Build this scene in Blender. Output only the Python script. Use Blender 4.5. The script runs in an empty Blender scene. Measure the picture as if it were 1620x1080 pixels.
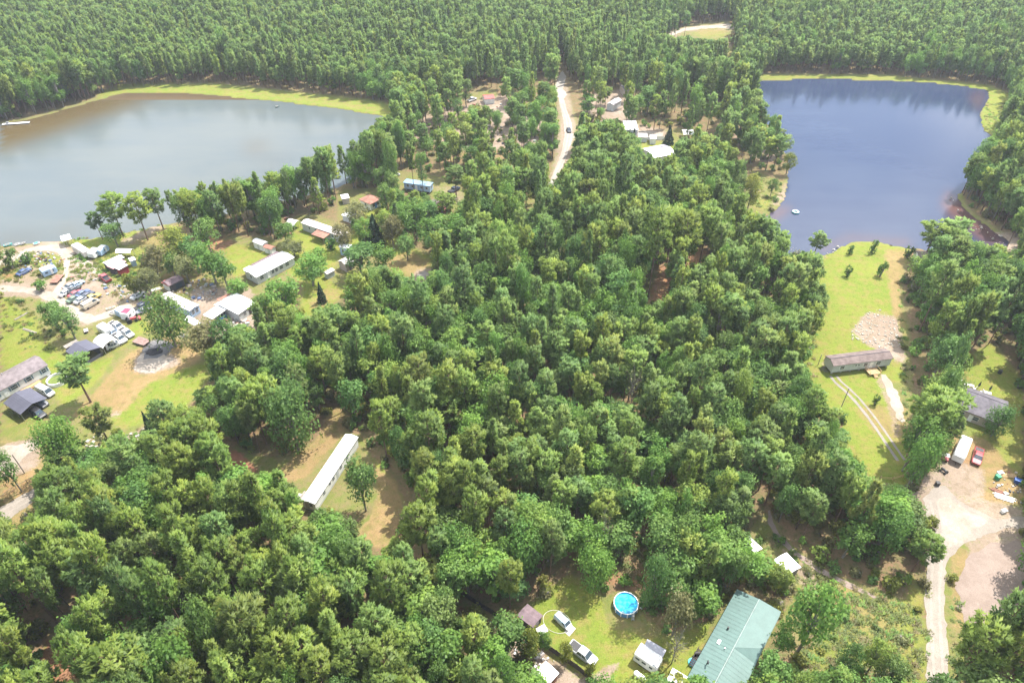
import bpy, math, random
import numpy as np
from mathutils import Vector, Matrix
from mathutils.geometry import tessellate_polygon
random.seed(7); RNG = np.random.default_rng(11)
PI = math.pi; R = math.radians
sc = bpy.context.scene
C = sc.collection

# ------------------------------------------------------------------ camera, sky, sun, exposure
CAM_H, PITCH, FPX = 122.0, R(39.0), 1080.0
cam = bpy.data.cameras.new('camera'); camo = bpy.data.objects.new('camera', cam); C.objects.link(camo)
camo.location = (0, 0, CAM_H); camo.rotation_euler = (PI/2 - PITCH, 0, 0)
cam.lens = 24; cam.sensor_width = 36; cam.clip_start = 1; cam.clip_end = 20000
sc.camera = camo
SUN = Vector((0.36, 0.30, 0.885)).normalized()
CLOUD_OFF = (6.981, 4.5, 10.5)
world = bpy.data.worlds.new('World'); sc.world = world; world.use_nodes = True
wn = world.node_tree.nodes; wl = world.node_tree.links
for n in list(wn): wn.remove(n)
wo = wn.new('ShaderNodeOutputWorld'); bg = wn.new('ShaderNodeBackground'); sky = wn.new('ShaderNodeTexSky')
sky.sky_type = 'NISHITA'; sky.sun_disc = False
sky.sun_elevation = math.asin(SUN.z); sky.sun_rotation = math.atan2(SUN.x, SUN.y)
sky.air_density = 1.0; sky.dust_density = 1.5; sky.ozone_density = 1.5
bg.inputs[1].default_value = 0.14
tcw = wn.new('ShaderNodeTexCoord'); sepw = wn.new('ShaderNodeSeparateXYZ'); wl.new(tcw.outputs['Generated'], sepw.inputs[0])
mz = wn.new('ShaderNodeMath'); mz.operation = 'MAXIMUM'; mz.inputs[1].default_value = 0.06; wl.new(sepw.outputs[2], mz.inputs[0])
dv = wn.new('ShaderNodeVectorMath'); dv.operation = 'DIVIDE'; cz = wn.new('ShaderNodeCombineXYZ')
for i in range(3): wl.new(mz.outputs[0], cz.inputs[i])
wl.new(tcw.outputs['Generated'], dv.inputs[0]); wl.new(cz.outputs[0], dv.inputs[1])
cn = wn.new('ShaderNodeTexNoise'); cn.inputs['Scale'].default_value = 0.75; cn.inputs['Detail'].default_value = 7
cn.inputs['Roughness'].default_value = 0.55; av = wn.new('ShaderNodeVectorMath'); av.inputs[1].default_value = CLOUD_OFF; wl.new(dv.outputs[0], av.inputs[0]); wl.new(av.outputs[0], cn.inputs['Vector'])
cr = wn.new('ShaderNodeMapRange'); cr.interpolation_type = 'SMOOTHSTEP'
cr.inputs[1].default_value = 0.49; cr.inputs[2].default_value = 0.60; wl.new(cn.outputs[0], cr.inputs[0])
cm = wn.new('ShaderNodeMix'); cm.data_type = 'RGBA'; cm.inputs[7].default_value = (11.5, 11.8, 12.2, 1)
wl.new(cr.outputs[0], cm.inputs[0]); wl.new(sky.outputs[0], cm.inputs[6])
wl.new(cm.outputs[2], bg.inputs[0]); wl.new(bg.outputs[0], wo.inputs[0])
sun = bpy.data.lights.new('sun', 'SUN'); sun.energy = 5.0; sun.angle = R(0.55); sun.color = (1, 0.955, 0.88)
suno = bpy.data.objects.new('sun', sun); C.objects.link(suno)
suno.rotation_euler = SUN.to_track_quat('Z', 'Y').to_euler(); suno.location = (60, 60, 200)
sc.view_settings.view_transform = 'Standard'; sc.view_settings.look = 'None'
sc.view_settings.exposure = 1.06; sc.view_settings.gamma = 1.0; sc.view_settings.use_curve_mapping = False
sc.render.engine = 'CYCLES'
sc.cycles.max_bounces = 8; sc.cycles.diffuse_bounces = 4; sc.cycles.transmission_bounces = 4; sc.cycles.glossy_bounces = 2
sc.cycles.caustics_reflective = False; sc.cycles.caustics_refractive = False

FW = np.array([0, math.cos(PITCH), -math.sin(PITCH)]); UP = np.array([0, math.sin(PITCH), math.cos(PITCH)])
def at(x, y, z=0.0):                                   # a point of the photograph put on the plane z
    d = FW*FPX + np.array([x-810.0, 0, 0]) + UP*(540.0-y)
    t = (z-CAM_H)/d[2]
    return Vector((d[0]*t, d[1]*t, z))
def project(P):
    P = np.asarray(P, float) - np.array([0, 0, CAM_H]); zc = P@FW
    return 810+FPX*P[..., 0]/zc, 540-FPX*(P@UP)/zc, zc

# ------------------------------------------------------------------ raster helpers (maps of ground cover)
RS = 2; RW, RH = 1620//RS, 1080//RS
GX, GY = np.meshgrid((np.arange(RW)+.5)*RS, (np.arange(RH)+.5)*RS)
def inpoly(poly, X, Y):
    ins = np.zeros(X.shape, bool); n = len(poly)
    for i in range(n):
        x1, y1 = poly[i]; x2, y2 = poly[(i+1) % n]
        if y1 == y2: continue
        c = ((y1 > Y) != (y2 > Y)) & (X < (x2-x1)*(Y-y1)/(y2-y1)+x1)
        ins ^= c
    return ins
def blur(a, k):
    for _ in range(2):
        for ax in (0, 1):
            p = np.pad(a, [(k, k) if i == ax else (0, 0) for i in (0, 1)], mode='edge')
            cs = np.cumsum(p, axis=ax); cs = np.insert(cs, 0, 0, axis=ax)
            n = a.shape[ax]
            a = (np.take(cs, range(2*k+1, 2*k+1+n), axis=ax)-np.take(cs, range(0, n), axis=ax))/(2*k+1)
    return a
def paint(polys, k=1):
    a = np.zeros((RH, RW))
    for p in polys:
        v = 1.0
        if isinstance(p, tuple) and isinstance(p[0], (int, float)) and not isinstance(p[1], (int, float)): v, p = p
        a[inpoly(p, GX, GY)] = v
    return blur(a, k) if k else a
def look(a, px, py, out=0.0):
    ix = np.floor(np.asarray(px)/RS).astype(int); iy = np.floor(np.asarray(py)/RS).astype(int)
    ok = (ix >= 0) & (ix < RW) & (iy >= 0) & (iy < RH)
    return np.where(ok, a[np.clip(iy, 0, RH-1), np.clip(ix, 0, RW-1)], out)

# shores
POND_L = [(-400,240),(-120,205),(0,196),(45,188),(110,170),(160,156),(195,146),(300,147),(420,158),(520,169),(606,182),(614,192),(598,226),(572,262),(562,284),(530,298),(480,310),(420,325),(350,340),(280,350),(225,362),(165,374),(110,378),(60,383),(0,388),(-150,402),(-420,430)]
POND_R = [(1203,126),(1300,124),(1400,126),(1500,132),(1562,141),(1566,152),(1550,180),(1556,205),(1572,216),(1570,240),(1560,270),(1535,292),(1512,310),(1530,335),(1575,366),(1600,384),(1570,394),(1500,398),(1440,391),(1395,383),(1360,380),(1335,386),(1310,402),(1275,404),(1245,402),(1225,390),(1214,368),(1205,346),(1228,332),(1243,314),(1246,290),(1250,262),(1238,225),(1215,195),(1200,160)]

# visible open ground, water and roofs: woodland crowns stay out of these
CLEAR = [
 [(-60,198),(0,194),(45,186),(110,168),(160,152),(192,138),(340,131),(480,146),(600,158),(636,172),(604,190),(560,222),(515,231),(470,252),(420,267),(380,282),(330,291),(290,298),(258,304),(246,345),(200,366),(150,372),(110,372),(0,384),(-60,390)],
 [(-60,384),(110,372),(150,372),(200,366),(245,347),(268,345),(300,378),(345,378),(372,370),(392,378),(408,372),(436,380),(446,386),(455,352),(472,340),(500,338),(560,366),(556,392),(600,388),(650,388),(690,405),(682,440),(660,448),(640,440),(600,420),(570,430),(545,440),(552,470),(520,480),(490,500),(470,500),(478,460),(470,430),(430,470),(400,480),(402,512),(360,520),(335,550),(330,580),(340,590),(300,640),(260,660),(215,690),(180,690),(100,720),(60,745),(68,780),(40,830),(0,838),(-60,850)],
 [(525,640),(540,650),(545,680),(575,690),(585,720),(600,735),(620,760),(640,790),(638,850),(610,868),(570,858),(562,830),(600,800),(555,810),(500,812),(475,800),(455,765),(475,745),(430,745),(405,755),(375,752),(358,725),(375,700),(400,720),(450,725),(500,695),(520,670)],
 [(1198,116),(1400,118),(1565,134),(1600,150),(1578,205),(1555,216),(1525,250),(1516,290),(1532,330),(1584,366),(1622,384),(1622,405),(1590,392),(1560,386),(1540,372),(1500,360),(1470,386),(1450,395),(1440,392),(1380,380),(1340,384),(1300,406),(1262,404),(1240,400),(1244,348),(1205,346),(1190,334),(1170,325),(1195,270),(1240,290),(1252,262),(1255,235),(1240,190),(1205,160),(1198,130)],
 [(1300,405),(1340,383),(1380,380),(1440,392),(1437,410),(1428,440),(1430,480),(1440,520),(1440,560),(1445,610),(1445,650),(1438,690),(1432,740),(1440,770),(1400,765),(1375,750),(1340,700),(1345,660),(1300,640),(1285,600),(1275,575),(1295,510),(1305,480),(1292,440)],
 [(1515,600),(1540,560),(1570,540),(1590,560),(1608,590),(1600,640),(1700,650),(1700,1000),(1600,975),(1560,1000),(1530,1050),(1520,1120),(1450,1120),(1470,1000),(1465,920),(1480,860),(1470,820),(1440,790),(1470,760),(1480,720),(1520,690),(1530,660),(1510,640)],
 [(860,950),(890,920),(920,905),(960,945),(975,932),(1012,936),(1018,975),(1060,1005),(1100,985),(1120,985),(1150,945),(1230,985),(1205,1050),(1190,1120),(830,1120),(835,1045),(880,1035),(905,1050),(850,1000),(815,990),(814,972),(835,952)],
 [(1175,850),(1215,805),(1240,850),(1300,900),(1380,930),(1440,950),(1465,990),(1450,1120),(1360,1060),(1240,1070),(1270,1030),(1230,985),(1255,940),(1250,900),(1200,880)],
 [(878,125),(892,118),(898,150),(914,190),(910,240),(885,285),(864,303),(872,265),(884,230),(882,180),(880,150)],
 [(1052,50),(1100,38),(1150,34),(1168,45),(1150,62),(1120,64),(1090,58),(1060,60)],
 [(1004,213),(1082,203),(1102,206),(1100,216),(1072,226),(1074,246),(1034,252),(1012,240)],
 [(984,190),(1012,190),(1012,208),(984,208)],[(960,150),(985,148),(978,190),(955,185)],
 [(622,268),(692,278),(726,290),(742,312),(715,338),(682,332),(684,308),(628,300)],
 [(535,300),(606,298),(616,332),(585,342),(535,350)],
 [(1508,640),(1514,602),(1594,634),(1588,650),(1560,664)],[(70,1005),(122,1012),(120,1120),(66,1120)],
 [(742,146),(785,142),(790,160),(770,170),(742,164)],[(1148,75),(1165,72),(1162,95),(1146,95)],
 [(1085,398),(1118,392),(1122,412),(1092,424)],[(1028,428),(1056,422),(1056,468),(1030,486),(1015,472)],[(660,425),(678,425),(672,445),(655,446)],[(718,400),(730,396),(728,415),(712,416)],
 [(720,925),(740,945),(800,985),(800,1000),(720,955)],[(832,315),(850,312),(846,335),(830,338)],
]
clear = paint(CLEAR, 0)
water_px = paint([POND_L, POND_R], 0)
SPARSE = paint([[(640,150),(870,120),(870,300),(760,330),(640,270)],[(900,130),(1060,150),(1240,200),(1250,290),(1180,330),(1080,250),(1000,260),(910,240)]], 2)
NOBASE = paint([[(876,100),(892,100),(905,150),(925,190),(915,245),(890,290),(860,310),(868,265),(890,200),(880,160)]], 0)

# ------------------------------------------------------------------ materials
def nodes_mat(name):
    m = bpy.data.materials.new(name); m.use_nodes = True
    nt = m.node_tree
    for n in list(nt.nodes): nt.nodes.remove(n)
    out = nt.nodes.new('ShaderNodeOutputMaterial')
    return m, nt, out
def N(nt, typ, **kw):
    n = nt.nodes.new(typ)
    for k, v in kw.items():
        if k == 'op': n.operation = v
        elif k == 'dt': n.data_type = v
        else: n.inputs[k].default_value = v
    return n
def pos(nt):
    return nt.nodes.new('ShaderNodeNewGeometry').outputs['Position']
def noise(nt, scale, detail=4, rough=.55, vec=None):
    n = N(nt, 'ShaderNodeTexNoise', Scale=scale, Detail=detail, Roughness=rough)
    nt.links.new(vec if vec is not None else pos(nt), n.inputs['Vector'])
    return n.outputs[0]
def mixc(nt, f, a, b, blend='MIX'):
    n = nt.nodes.new('ShaderNodeMix'); n.data_type = 'RGBA'; n.blend_type = blend; n.clamp_factor = True
    for i, v in ((0, f), (6, a), (7, b)):
        if isinstance(v, (tuple, list)): n.inputs[i].default_value = (*v, 1)
        elif isinstance(v, (int, float)): n.inputs[i].default_value = v
        else: nt.links.new(v, n.inputs[i])
    return n.outputs[2]
def math_(nt, op, a, b=0.0, c=None):
    n = nt.nodes.new('ShaderNodeMath'); n.operation = op
    for i, v in enumerate((a, b) if c is None else (a, b, c)):
        if isinstance(v, (int, float)): n.inputs[i].default_value = v
        else: nt.links.new(v, n.inputs[i])
    return n.outputs[0]
def ramp(nt, v, lo, hi, smooth=True):
    n = nt.nodes.new('ShaderNodeMapRange'); n.clamp = True
    if smooth: n.interpolation_type = 'SMOOTHSTEP'
    nt.links.new(v, n.inputs[0]); n.inputs[1].default_value = lo; n.inputs[2].default_value = hi
    return n.outputs[0]
def attr(nt, name):
    n = nt.nodes.new('ShaderNodeAttribute'); n.attribute_name = name
    return n.outputs['Fac']
MATS = {}
def paint_mat(name, col, rough=.6, var=.18, scale=1.2, metal=0.0, dirt=(.25,.21,.17), dirt_amt=.25, bump=0.0, spec=.4):
    if name in MATS: return MATS[name]
    m, nt, out = nodes_mat(name)
    p = N(nt, 'ShaderNodeBsdfPrincipled', Roughness=rough, Metallic=metal)
    p.inputs['Specular IOR Level'].default_value = spec
    oi = nt.nodes.new('ShaderNodeTexCoord').outputs['Object']
    n1 = noise(nt, scale, 5, .6, oi); n2 = noise(nt, scale*5, 3, .6, oi)
    c = mixc(nt, ramp(nt, n1, .3, .7), tuple(max(0, v*(1-var)) for v in col), tuple(min(1, v*(1+var*.6)) for v in col))
    c = mixc(nt, math_(nt, 'MULTIPLY', ramp(nt, n2, .52, .75), dirt_amt), c, dirt)
    nt.links.new(c, p.inputs['Base Color'])
    if bump:
        b = N(nt, 'ShaderNodeBump', Strength=bump, Distance=.05); nt.links.new(n2, b.inputs['Height']); nt.links.new(b.outputs[0], p.inputs['Normal'])
    nt.links.new(p.outputs[0], out.inputs[0]); MATS[name] = m
    return m
def ribbed_mat(name, col, pitch=.45, axis=0, rough=.4, var=.12, dirt=(.35,.3,.26), dirt_amt=.2, metal=0.0):
    if name in MATS: return MATS[name]
    m = paint_mat(name, col, rough, var, .5, metal, dirt, dirt_amt)
    nt = m.node_tree; p = [n for n in nt.nodes if n.type == 'BSDF_PRINCIPLED'][0]
    tc = nt.nodes.new('ShaderNodeTexCoord'); sp = nt.nodes.new('ShaderNodeSeparateXYZ'); nt.links.new(tc.outputs['Object'], sp.inputs[0])
    f = math_(nt, 'FRACT', math_(nt, 'MULTIPLY', sp.outputs[axis], 1/pitch))
    h = ramp(nt, math_(nt, 'ABSOLUTE', math_(nt, 'SUBTRACT', f, .5)), .38, .5)
    b = N(nt, 'ShaderNodeBump', Strength=.6, Distance=.04); nt.links.new(h, b.inputs['Height']); nt.links.new(b.outputs[0], p.inputs['Normal'])
    return m
def shingle_mat(name, col, var=.3):
    if name in MATS: return MATS[name]
    return paint_mat(name, col, .9, var, .8, 0, tuple(v*1.5 for v in col), .35, .5, .2)
def glass_mat(name='window_glass', col=(.05,.07,.09)):
    if name in MATS: return MATS[name]
    m, nt, out = nodes_mat(name)
    p = N(nt, 'ShaderNodeBsdfPrincipled', Roughness=.08); p.inputs['Base Color'].default_value = (*col, 1)
    p.inputs['Specular IOR Level'].default_value = .6
    nt.links.new(p.outputs[0], out.inputs[0]); MATS[name] = m
    return m
def leaf_mat(name, a, b, trans=.55, rough=.5, warm=(.13,.12,.03)):
    m, nt, out = nodes_mat(name)
    oi = nt.nodes.new('ShaderNodeObjectInfo')
    c = mixc(nt, oi.outputs['Random'], a, b)
    r2 = math_(nt, 'FRACT', math_(nt, 'MULTIPLY', oi.outputs['Random'], 17.31))
    c = mixc(nt, math_(nt, 'MULTIPLY', ramp(nt, r2, .72, 1.0), .7), c, warm)
    r3 = math_(nt, 'FRACT', math_(nt, 'MULTIPLY', oi.outputs['Random'], 53.77))
    hs = nt.nodes.new('ShaderNodeHueSaturation'); nt.links.new(c, hs.inputs['Color'])
    t = attr(nt, 'tone')
    nt.links.new(math_(nt, 'MULTIPLY', math_(nt, 'MULTIPLY_ADD', t, .6, .70), math_(nt, 'MULTIPLY_ADD', r3, .40, .80)), hs.inputs['Value'])
    nt.links.new(math_(nt, 'MULTIPLY_ADD', t, -.03, .515), hs.inputs['Hue'])
    d = N(nt, 'ShaderNodeBsdfDiffuse'); tr = N(nt, 'ShaderNodeBsdfTranslucent'); g = N(nt, 'ShaderNodeBsdfGlossy', Roughness=rough)
    g.inputs['Color'].default_value = (.9,.95,.9,1)
    nt.links.new(hs.outputs[0], d.inputs[0])
    tc = mixc(nt, .5, hs.outputs[0], (1.0,1.1,.35), 'MULTIPLY'); 
    nt.links.new(hs.outputs[0], tr.inputs[0])
    m1 = N(nt, 'ShaderNodeMixShader', Fac=trans); nt.links.new(d.outputs[0], m1.inputs[1]); nt.links.new(tr.outputs[0], m1.inputs[2])
    m2 = N(nt, 'ShaderNodeMixShader', Fac=.012); nt.links.new(m1.outputs[0], m2.inputs[1]); nt.links.new(g.outputs[0], m2.inputs[2])
    nt.links.new(m2.outputs[0], out.inputs[0]); MATS[name] = m
    return m
BARK = paint_mat('pine_bark', (.17,.105,.075), .95, .35, 3, 0, (.08,.06,.05), .4)
BARKG = paint_mat('grey_bark', (.20,.18,.155), .95, .3, 3, 0, (.09,.08,.07), .4)
PINE_A = leaf_mat('pine_needles_yellow_green', (.255,.330,.060), (.190,.295,.062), warm=(.265,.305,.075))
PINE_B = leaf_mat('pine_needles_blue_green', (.160,.270,.080), (.200,.300,.070), warm=(.225,.290,.08))
LEAF_A = leaf_mat('leaves_fresh_green', (.190,.325,.060), (.145,.280,.060), warm=(.265,.325,.07))
LEAF_B = leaf_mat('leaves_dark_green', (.125,.245,.066), (.168,.275,.064), warm=(.195,.255,.078))
LEAF_Y = leaf_mat('leaves_yellow_green', (.24,.285,.05), (.285,.29,.06))
LEAF_O = leaf_mat('leaves_olive', (.20,.225,.09), (.235,.22,.095))
CEDAR = leaf_mat('cedar_foliage', (.030,.060,.034), (.038,.07,.036), trans=.2, warm=(.04,.065,.03))

# ------------------------------------------------------------------ mesh helpers
class MB:
    def __init__(s): s.v = []; s.f = []
    def add(s, vs, fs):
        o = len(s.v); s.v += [tuple(v) for v in vs]; s.f += [tuple(i+o for i in f) for f in fs]; return s
    def box(s, cx, cy, cz, sx, sy, sz, rz=0.0, taper=1.0):
        c, n = math.cos(rz), math.sin(rz); vs = []
        for k, t in ((-.5, 1), (.5, taper)):
            for a, b in ((-.5,-.5),(.5,-.5),(.5,.5),(-.5,.5)):
                x, y = a*sx*t, b*sy*t; vs.append((cx+x*c-y*n, cy+x*n+y*c, cz+k*sz))
        return s.add(vs, [(3,2,1,0),(4,5,6,7),(0,1,5,4),(1,2,6,5),(2,3,7,6),(3,0,4,7)])
    def tube(s, pts, rad, n=6, cap=True):
        o = len(s.v); pts = [Vector(p) for p in pts]; m = len(pts)
        if not isinstance(rad, (list, tuple)): rad = [rad]*m
        for i, p in enumerate(pts):
            d = (pts[min(i+1, m-1)]-pts[max(i-1, 0)]).normalized()
            a = d.orthogonal().normalized() if abs(d.z) > .95 else d.cross(Vector((0,0,1))).normalized()
            b = d.cross(a)
            for k in range(n):
                t = 2*PI*k/n; s.v.append(tuple(p+(a*math.cos(t)+b*math.sin(t))*rad[i]))
        for i in range(m-1):
            for k in range(n):
                s.f.append((o+i*n+k, o+i*n+(k+1) % n, o+(i+1)*n+(k+1) % n, o+(i+1)*n+k))
        if cap:
            s.f.append(tuple(o+k for k in range(n))[::-1]); s.f.append(tuple(o+(m-1)*n+k for k in range(n)))
        return s
    def cyl(s, x, y, z0, z1, r, n=16, r1=None):
        return s.tube([(x,y,z0),(x,y,z1)], [r, r if r1 is None else r1], n)
    def wheel(s, x, y, z, r, w, n=14):
        return s.tube([(x, y-w/2, z), (x, y+w/2, z)], r, n)
    def loft(s, rings, close=True):
        o = len(s.v); n = len(rings[0])
        for r_ in rings: s.v += [tuple(p) for p in r_]
        for i in range(len(rings)-1):
            for k in range(n):
                s.f.append((o+i*n+k, o+i*n+(k+1) % n, o+(i+1)*n+(k+1) % n, o+(i+1)*n+k))
        if close:
            s.f.append(tuple(o+k for k in range(n))[::-1]); s.f.append(tuple(o+(len(rings)-1)*n+k for k in range(n)))
        return s
    def prism_x(s, prof, x0, x1):                      # profile (y,z) drawn along x
        return s.loft([[(x0, y, z) for y, z in prof], [(x1, y, z) for y, z in prof]])
    def torus(s, cx, cy, cz, Rr, r, n=28, m=8, sx=1.0, sy=1.0):
        o = len(s.v)
        for i in range(n):
            a = 2*PI*i/n
            for j in range(m):
                b = 2*PI*j/m; q = Rr+r*math.cos(b)
                s.v.append((cx+q*math.cos(a)*sx, cy+q*math.sin(a)*sy, cz+r*math.sin(b)))
        for i in range(n):
            for j in range(m):
                s.f.append((o+i*m+j, o+((i+1) % n)*m+j, o+((i+1) % n)*m+(j+1) % m, o+i*m+(j+1) % m))
        return s
    def mesh(s, name, mats):
        me = bpy.data.meshes.new(name); me.from_pydata(s.v, [], s.f); me.update()
        for m in (mats if isinstance(mats, (list, tuple)) else [mats]): me.materials.append(m)
        return me
    def build(s, name, mat, parent=None, smooth=False):
        me = s.mesh(name, mat)
        if smooth: me.polygons.foreach_set('use_smooth', [True]*len(me.polygons))
        o = bpy.data.objects.new(name, me); C.objects.link(o)
        if parent is not None: o.parent = parent
        return o
def tag(o, label=None, cat=None, group=None, kind=None):
    if label: o['label'] = label
    if cat: o['category'] = cat
    if group: o['group'] = group
    if kind: o['kind'] = kind
    return o
def thing(name, label, cat, loc=(0,0,0), rz=0.0, group=None):
    o = bpy.data.objects.new(name, None); C.objects.link(o); o.empty_display_size = .5
    o.location = loc; o.rotation_euler = (0,0,rz)
    return tag(o, label, cat, group)

# ------------------------------------------------------------------ ground
LAWN = [
 (.62,[(0,398),(30,395),(100,402),(104,420),(60,440),(20,446),(0,440)]),(.6,[(105,402),(165,380),(250,352),(262,380),(230,440),(200,450),(170,440),(130,410)]),(.5,[(110,440),(150,452),(190,445),(240,460),(200,478),(150,470),(110,470)]),(.5,[(330,470),(300,500),(270,520),(230,520),(330,540),(400,520)]),
 (1.,[(1300,405),(1340,384),(1380,381),(1440,392),(1437,410),(1415,440),(1412,480),(1420,520),(1425,560),(1435,610),(1400,600),(1405,650),(1438,690),(1432,740),(1440,770),(1390,765),(1340,720),(1330,660),(1290,640),(1270,600),(1270,560),(1295,510),(1305,480),(1290,440)]),
 (.9,[(840,955),(900,905),(950,940),(965,990),(1010,1000),(1060,1010),(1130,975),(1090,1080),(900,1090),(880,1040),(850,1010)]),
 (.9,[(0,520),(40,510),(100,560),(140,575),(185,560),(160,600),(100,640),(60,600),(0,580)]),
 (.75,[(0,440),(0,560),(80,560),(60,500),(20,480)]),
 (.85,[(190,625),(230,600),(330,570),(330,600),(290,650),(200,680),(170,670)]),
 (.9,[(120,575),(190,555),(220,530),(260,520),(215,500),(190,545),(130,580),(85,620),(100,645),(150,610)]),
 (1.,[(352,390),(380,385),(425,398),(440,400),(395,430),(370,440)]),
 (.9,[(455,355),(480,345),(560,385),(540,400),(520,440),(552,465),(500,500),(475,500),(480,450),(440,420)]),
 (.9,[(540,395),(600,300),(610,330),(640,345),(630,390),(560,400)]),
 (.8,[(590,400),(650,390),(690,410),(680,440),(640,435)]),
 (1.,[(150,150),(190,133),(340,132),(480,148),(600,160),(632,172),(612,190),(600,184),(480,166),(300,148),(190,148),(150,158)]),
 (1.,[(1198,117),(1400,119),(1565,135),(1605,150),(1580,205),(1560,216),(1550,205),(1556,150),(1400,126),(1203,126)]),
 (.8,[(1515,590),(1540,555),(1570,540),(1620,600),(1620,760),(1580,700),(1600,650),(1540,610)]),
 (.7,[(1480,800),(1500,770),(1560,800),(1590,830),(1540,820)]),
 (1.,[(1225,1085),(1280,1000),(1370,1040),(1440,1085)]),(.55,[(1240,860),(1310,905),(1400,940),(1450,960),(1462,1080),(1250,1080),(1270,1000),(1240,930)]),(.6,[(1440,900),(1465,920),(1470,1080),(1440,1080),(1420,980)]),
 (.8,[(1010,225),(1060,225),(1100,225),(1100,250),(1030,255),(1010,240)]),(.9,[(95,372),(150,370),(250,345),(262,352),(180,385),(130,395)]),
 (.6,[(1080,48),(1140,42),(1160,60),(1110,64)]),(.6,[(875,250),(862,305),(850,305),(868,260)]),(.6,[(1170,320),(1240,300),(1245,318),(1205,338)]),
 (.5,[(0,655),(60,655),(90,690),(0,700)]),(.8,[(585,700),(640,790),(600,760)]),(.6,[(1500,610),(1620,640),(1620,760),(1560,740),(1530,690)]),
]
DRY = [
 (1.,[(150,620),(200,560),(260,530),(310,545),(320,570),(230,610),(200,650),(140,665),(110,660)]),
 (1.,[(525,640),(545,650),(548,682),(480,760),(455,765),(430,750),(500,695)]),(1.,[(585,730),(625,760),(640,800),(640,850),(600,870),(560,850),(590,810),(600,780)]),
 (.42,[(960,970),(1010,975),(1060,1010),(1040,1030),(960,1000)]),(.7,[(590,410),(650,395),(690,415),(660,445)]),
 (.7,[(1395,390),(1440,395),(1425,460),(1440,560),(1410,500)]),(.8,[(1490,690),(1560,690),(1620,760),(1620,800),(1560,800),(1500,760)]),
 (.5,[(1230,850),(1300,900),(1400,940),(1440,1000),(1430,1060),(1330,980),(1240,900)]),(.7,[(1500,860),(1540,870),(1530,1000),(1505,1000)]),
 (.6,[(1080,44),(1150,40),(1155,55),(1110,60)]),(.7,[(0,690),(90,700),(60,760),(70,790),(0,850)]),(.5,[(200,134),(330,133),(420,144),(560,160),(625,172),(590,178),(450,158),(300,141)]),
 (.6,[(1400,600),(1440,640),(1435,720),(1410,690)]),(.6,[(0,790),(70,770),(90,830),(0,850)]),(.5,[(870,140),(890,130),(870,300),(850,310)]),
 (.6,[(180,385),(250,350),(320,375),(340,410),(280,400)]),(.6,[(480,480),(520,450),(550,465),(500,500)]),(.6,[(1345,640),(1400,640),(1420,700),(1380,690)]),
 (.7,[(880,160),(850,170),(850,240),(880,230)]),(.5,[(640,160),(870,150),(850,260),(700,260)]),(.5,[(920,190),(1000,180),(1000,240),(920,240)]),
]
SAND = [
 (.9,[(0,395),(40,388),(90,378),(120,395),(160,420),(180,445),(240,460),(230,485),(150,480),(110,450),(90,470),(130,500),(140,520),(90,510),(60,470),(0,470),(0,440),(60,450),(105,440),(110,415),(80,398),(30,405),(0,415)]),
 (.62,[(90,470),(200,450),(260,460),(210,490),(160,510),(130,520),(60,500)]),(.55,[(20,410),(100,420),(90,450),(20,450)]),
 (1.,[(215,560),(275,560),(290,575),(240,592),(210,590)]),(.8,[(300,455),(400,455),(410,520),(330,560),(300,520)]),(.7,[(170,650),(200,645),(190,662),(172,665)]),
 (.9,[(185,690),(260,665),(300,640),(310,650),(200,720),(150,760),(140,740)]),(.85,[(0,700),(70,690),(60,740),(0,760)]),
 (.9,[(1345,525),(1370,492),(1420,500),(1430,545),(1435,580),(1370,545)]),(.6,[(1375,585),(1400,590),(1420,640),(1430,690),(1415,700),(1400,640)]),
 (.7,[(1440,770),(1500,720),(1560,740),(1560,790),(1620,800),(1620,960),(1530,1000),(1530,860),(1500,860),(1470,870),(1440,790)]),
 (.7,[(875,115),(895,115),(905,160),(914,200),(908,250),(880,300),(860,310),(882,230),(884,180)]),(.6,[(840,170),(880,165),(880,240),(850,240)]),(.7,[(930,180),(1060,205),(1055,225),(930,215)]),
 (.95,[(740,160),(800,150),(866,175),(866,240),(820,240),(700,235)]),(.8,[(925,150),(985,140),(1010,200),(950,210),(918,190)]),(.6,[(1140,205),(1240,230),(1240,260),(1200,260)]),(.7,[(1205,335),(1245,318),(1250,270),(1235,300)]),
 (.9,[(1052,50),(1100,40),(1160,38),(1165,50),(1120,46),(1062,56),(1095,68),(1075,70)]),(.7,[(180,385),(250,350),(275,352),(240,372),(200,390)]),
 (.6,[(1230,860),(1310,910),(1290,940),(1240,920)]),(.8,[(775,985),(830,1010),(870,1040),(940,1075),(900,1090),(760,1090)]),(.8,[(985,1040),(1010,1010),(960,1085),(900,1085)]),
 (.9,[(1560,365),(1622,370),(1622,420),(1590,400)]),(.5,[(1210,360),(1260,400),(1300,400),(1290,440),(1230,400)]),(.8,[(655,425),(690,420),(680,450),(650,450)]),(.8,[(710,395),(735,390),(735,420),(710,420)]),
 (.6,[(640,160),(740,165),(730,230),(650,230)]),(.5,[(680,290),(735,300),(740,330),(700,320)]),(.6,[(1300,560),(1320,575),(1310,590),(1292,580)]),
]
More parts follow.
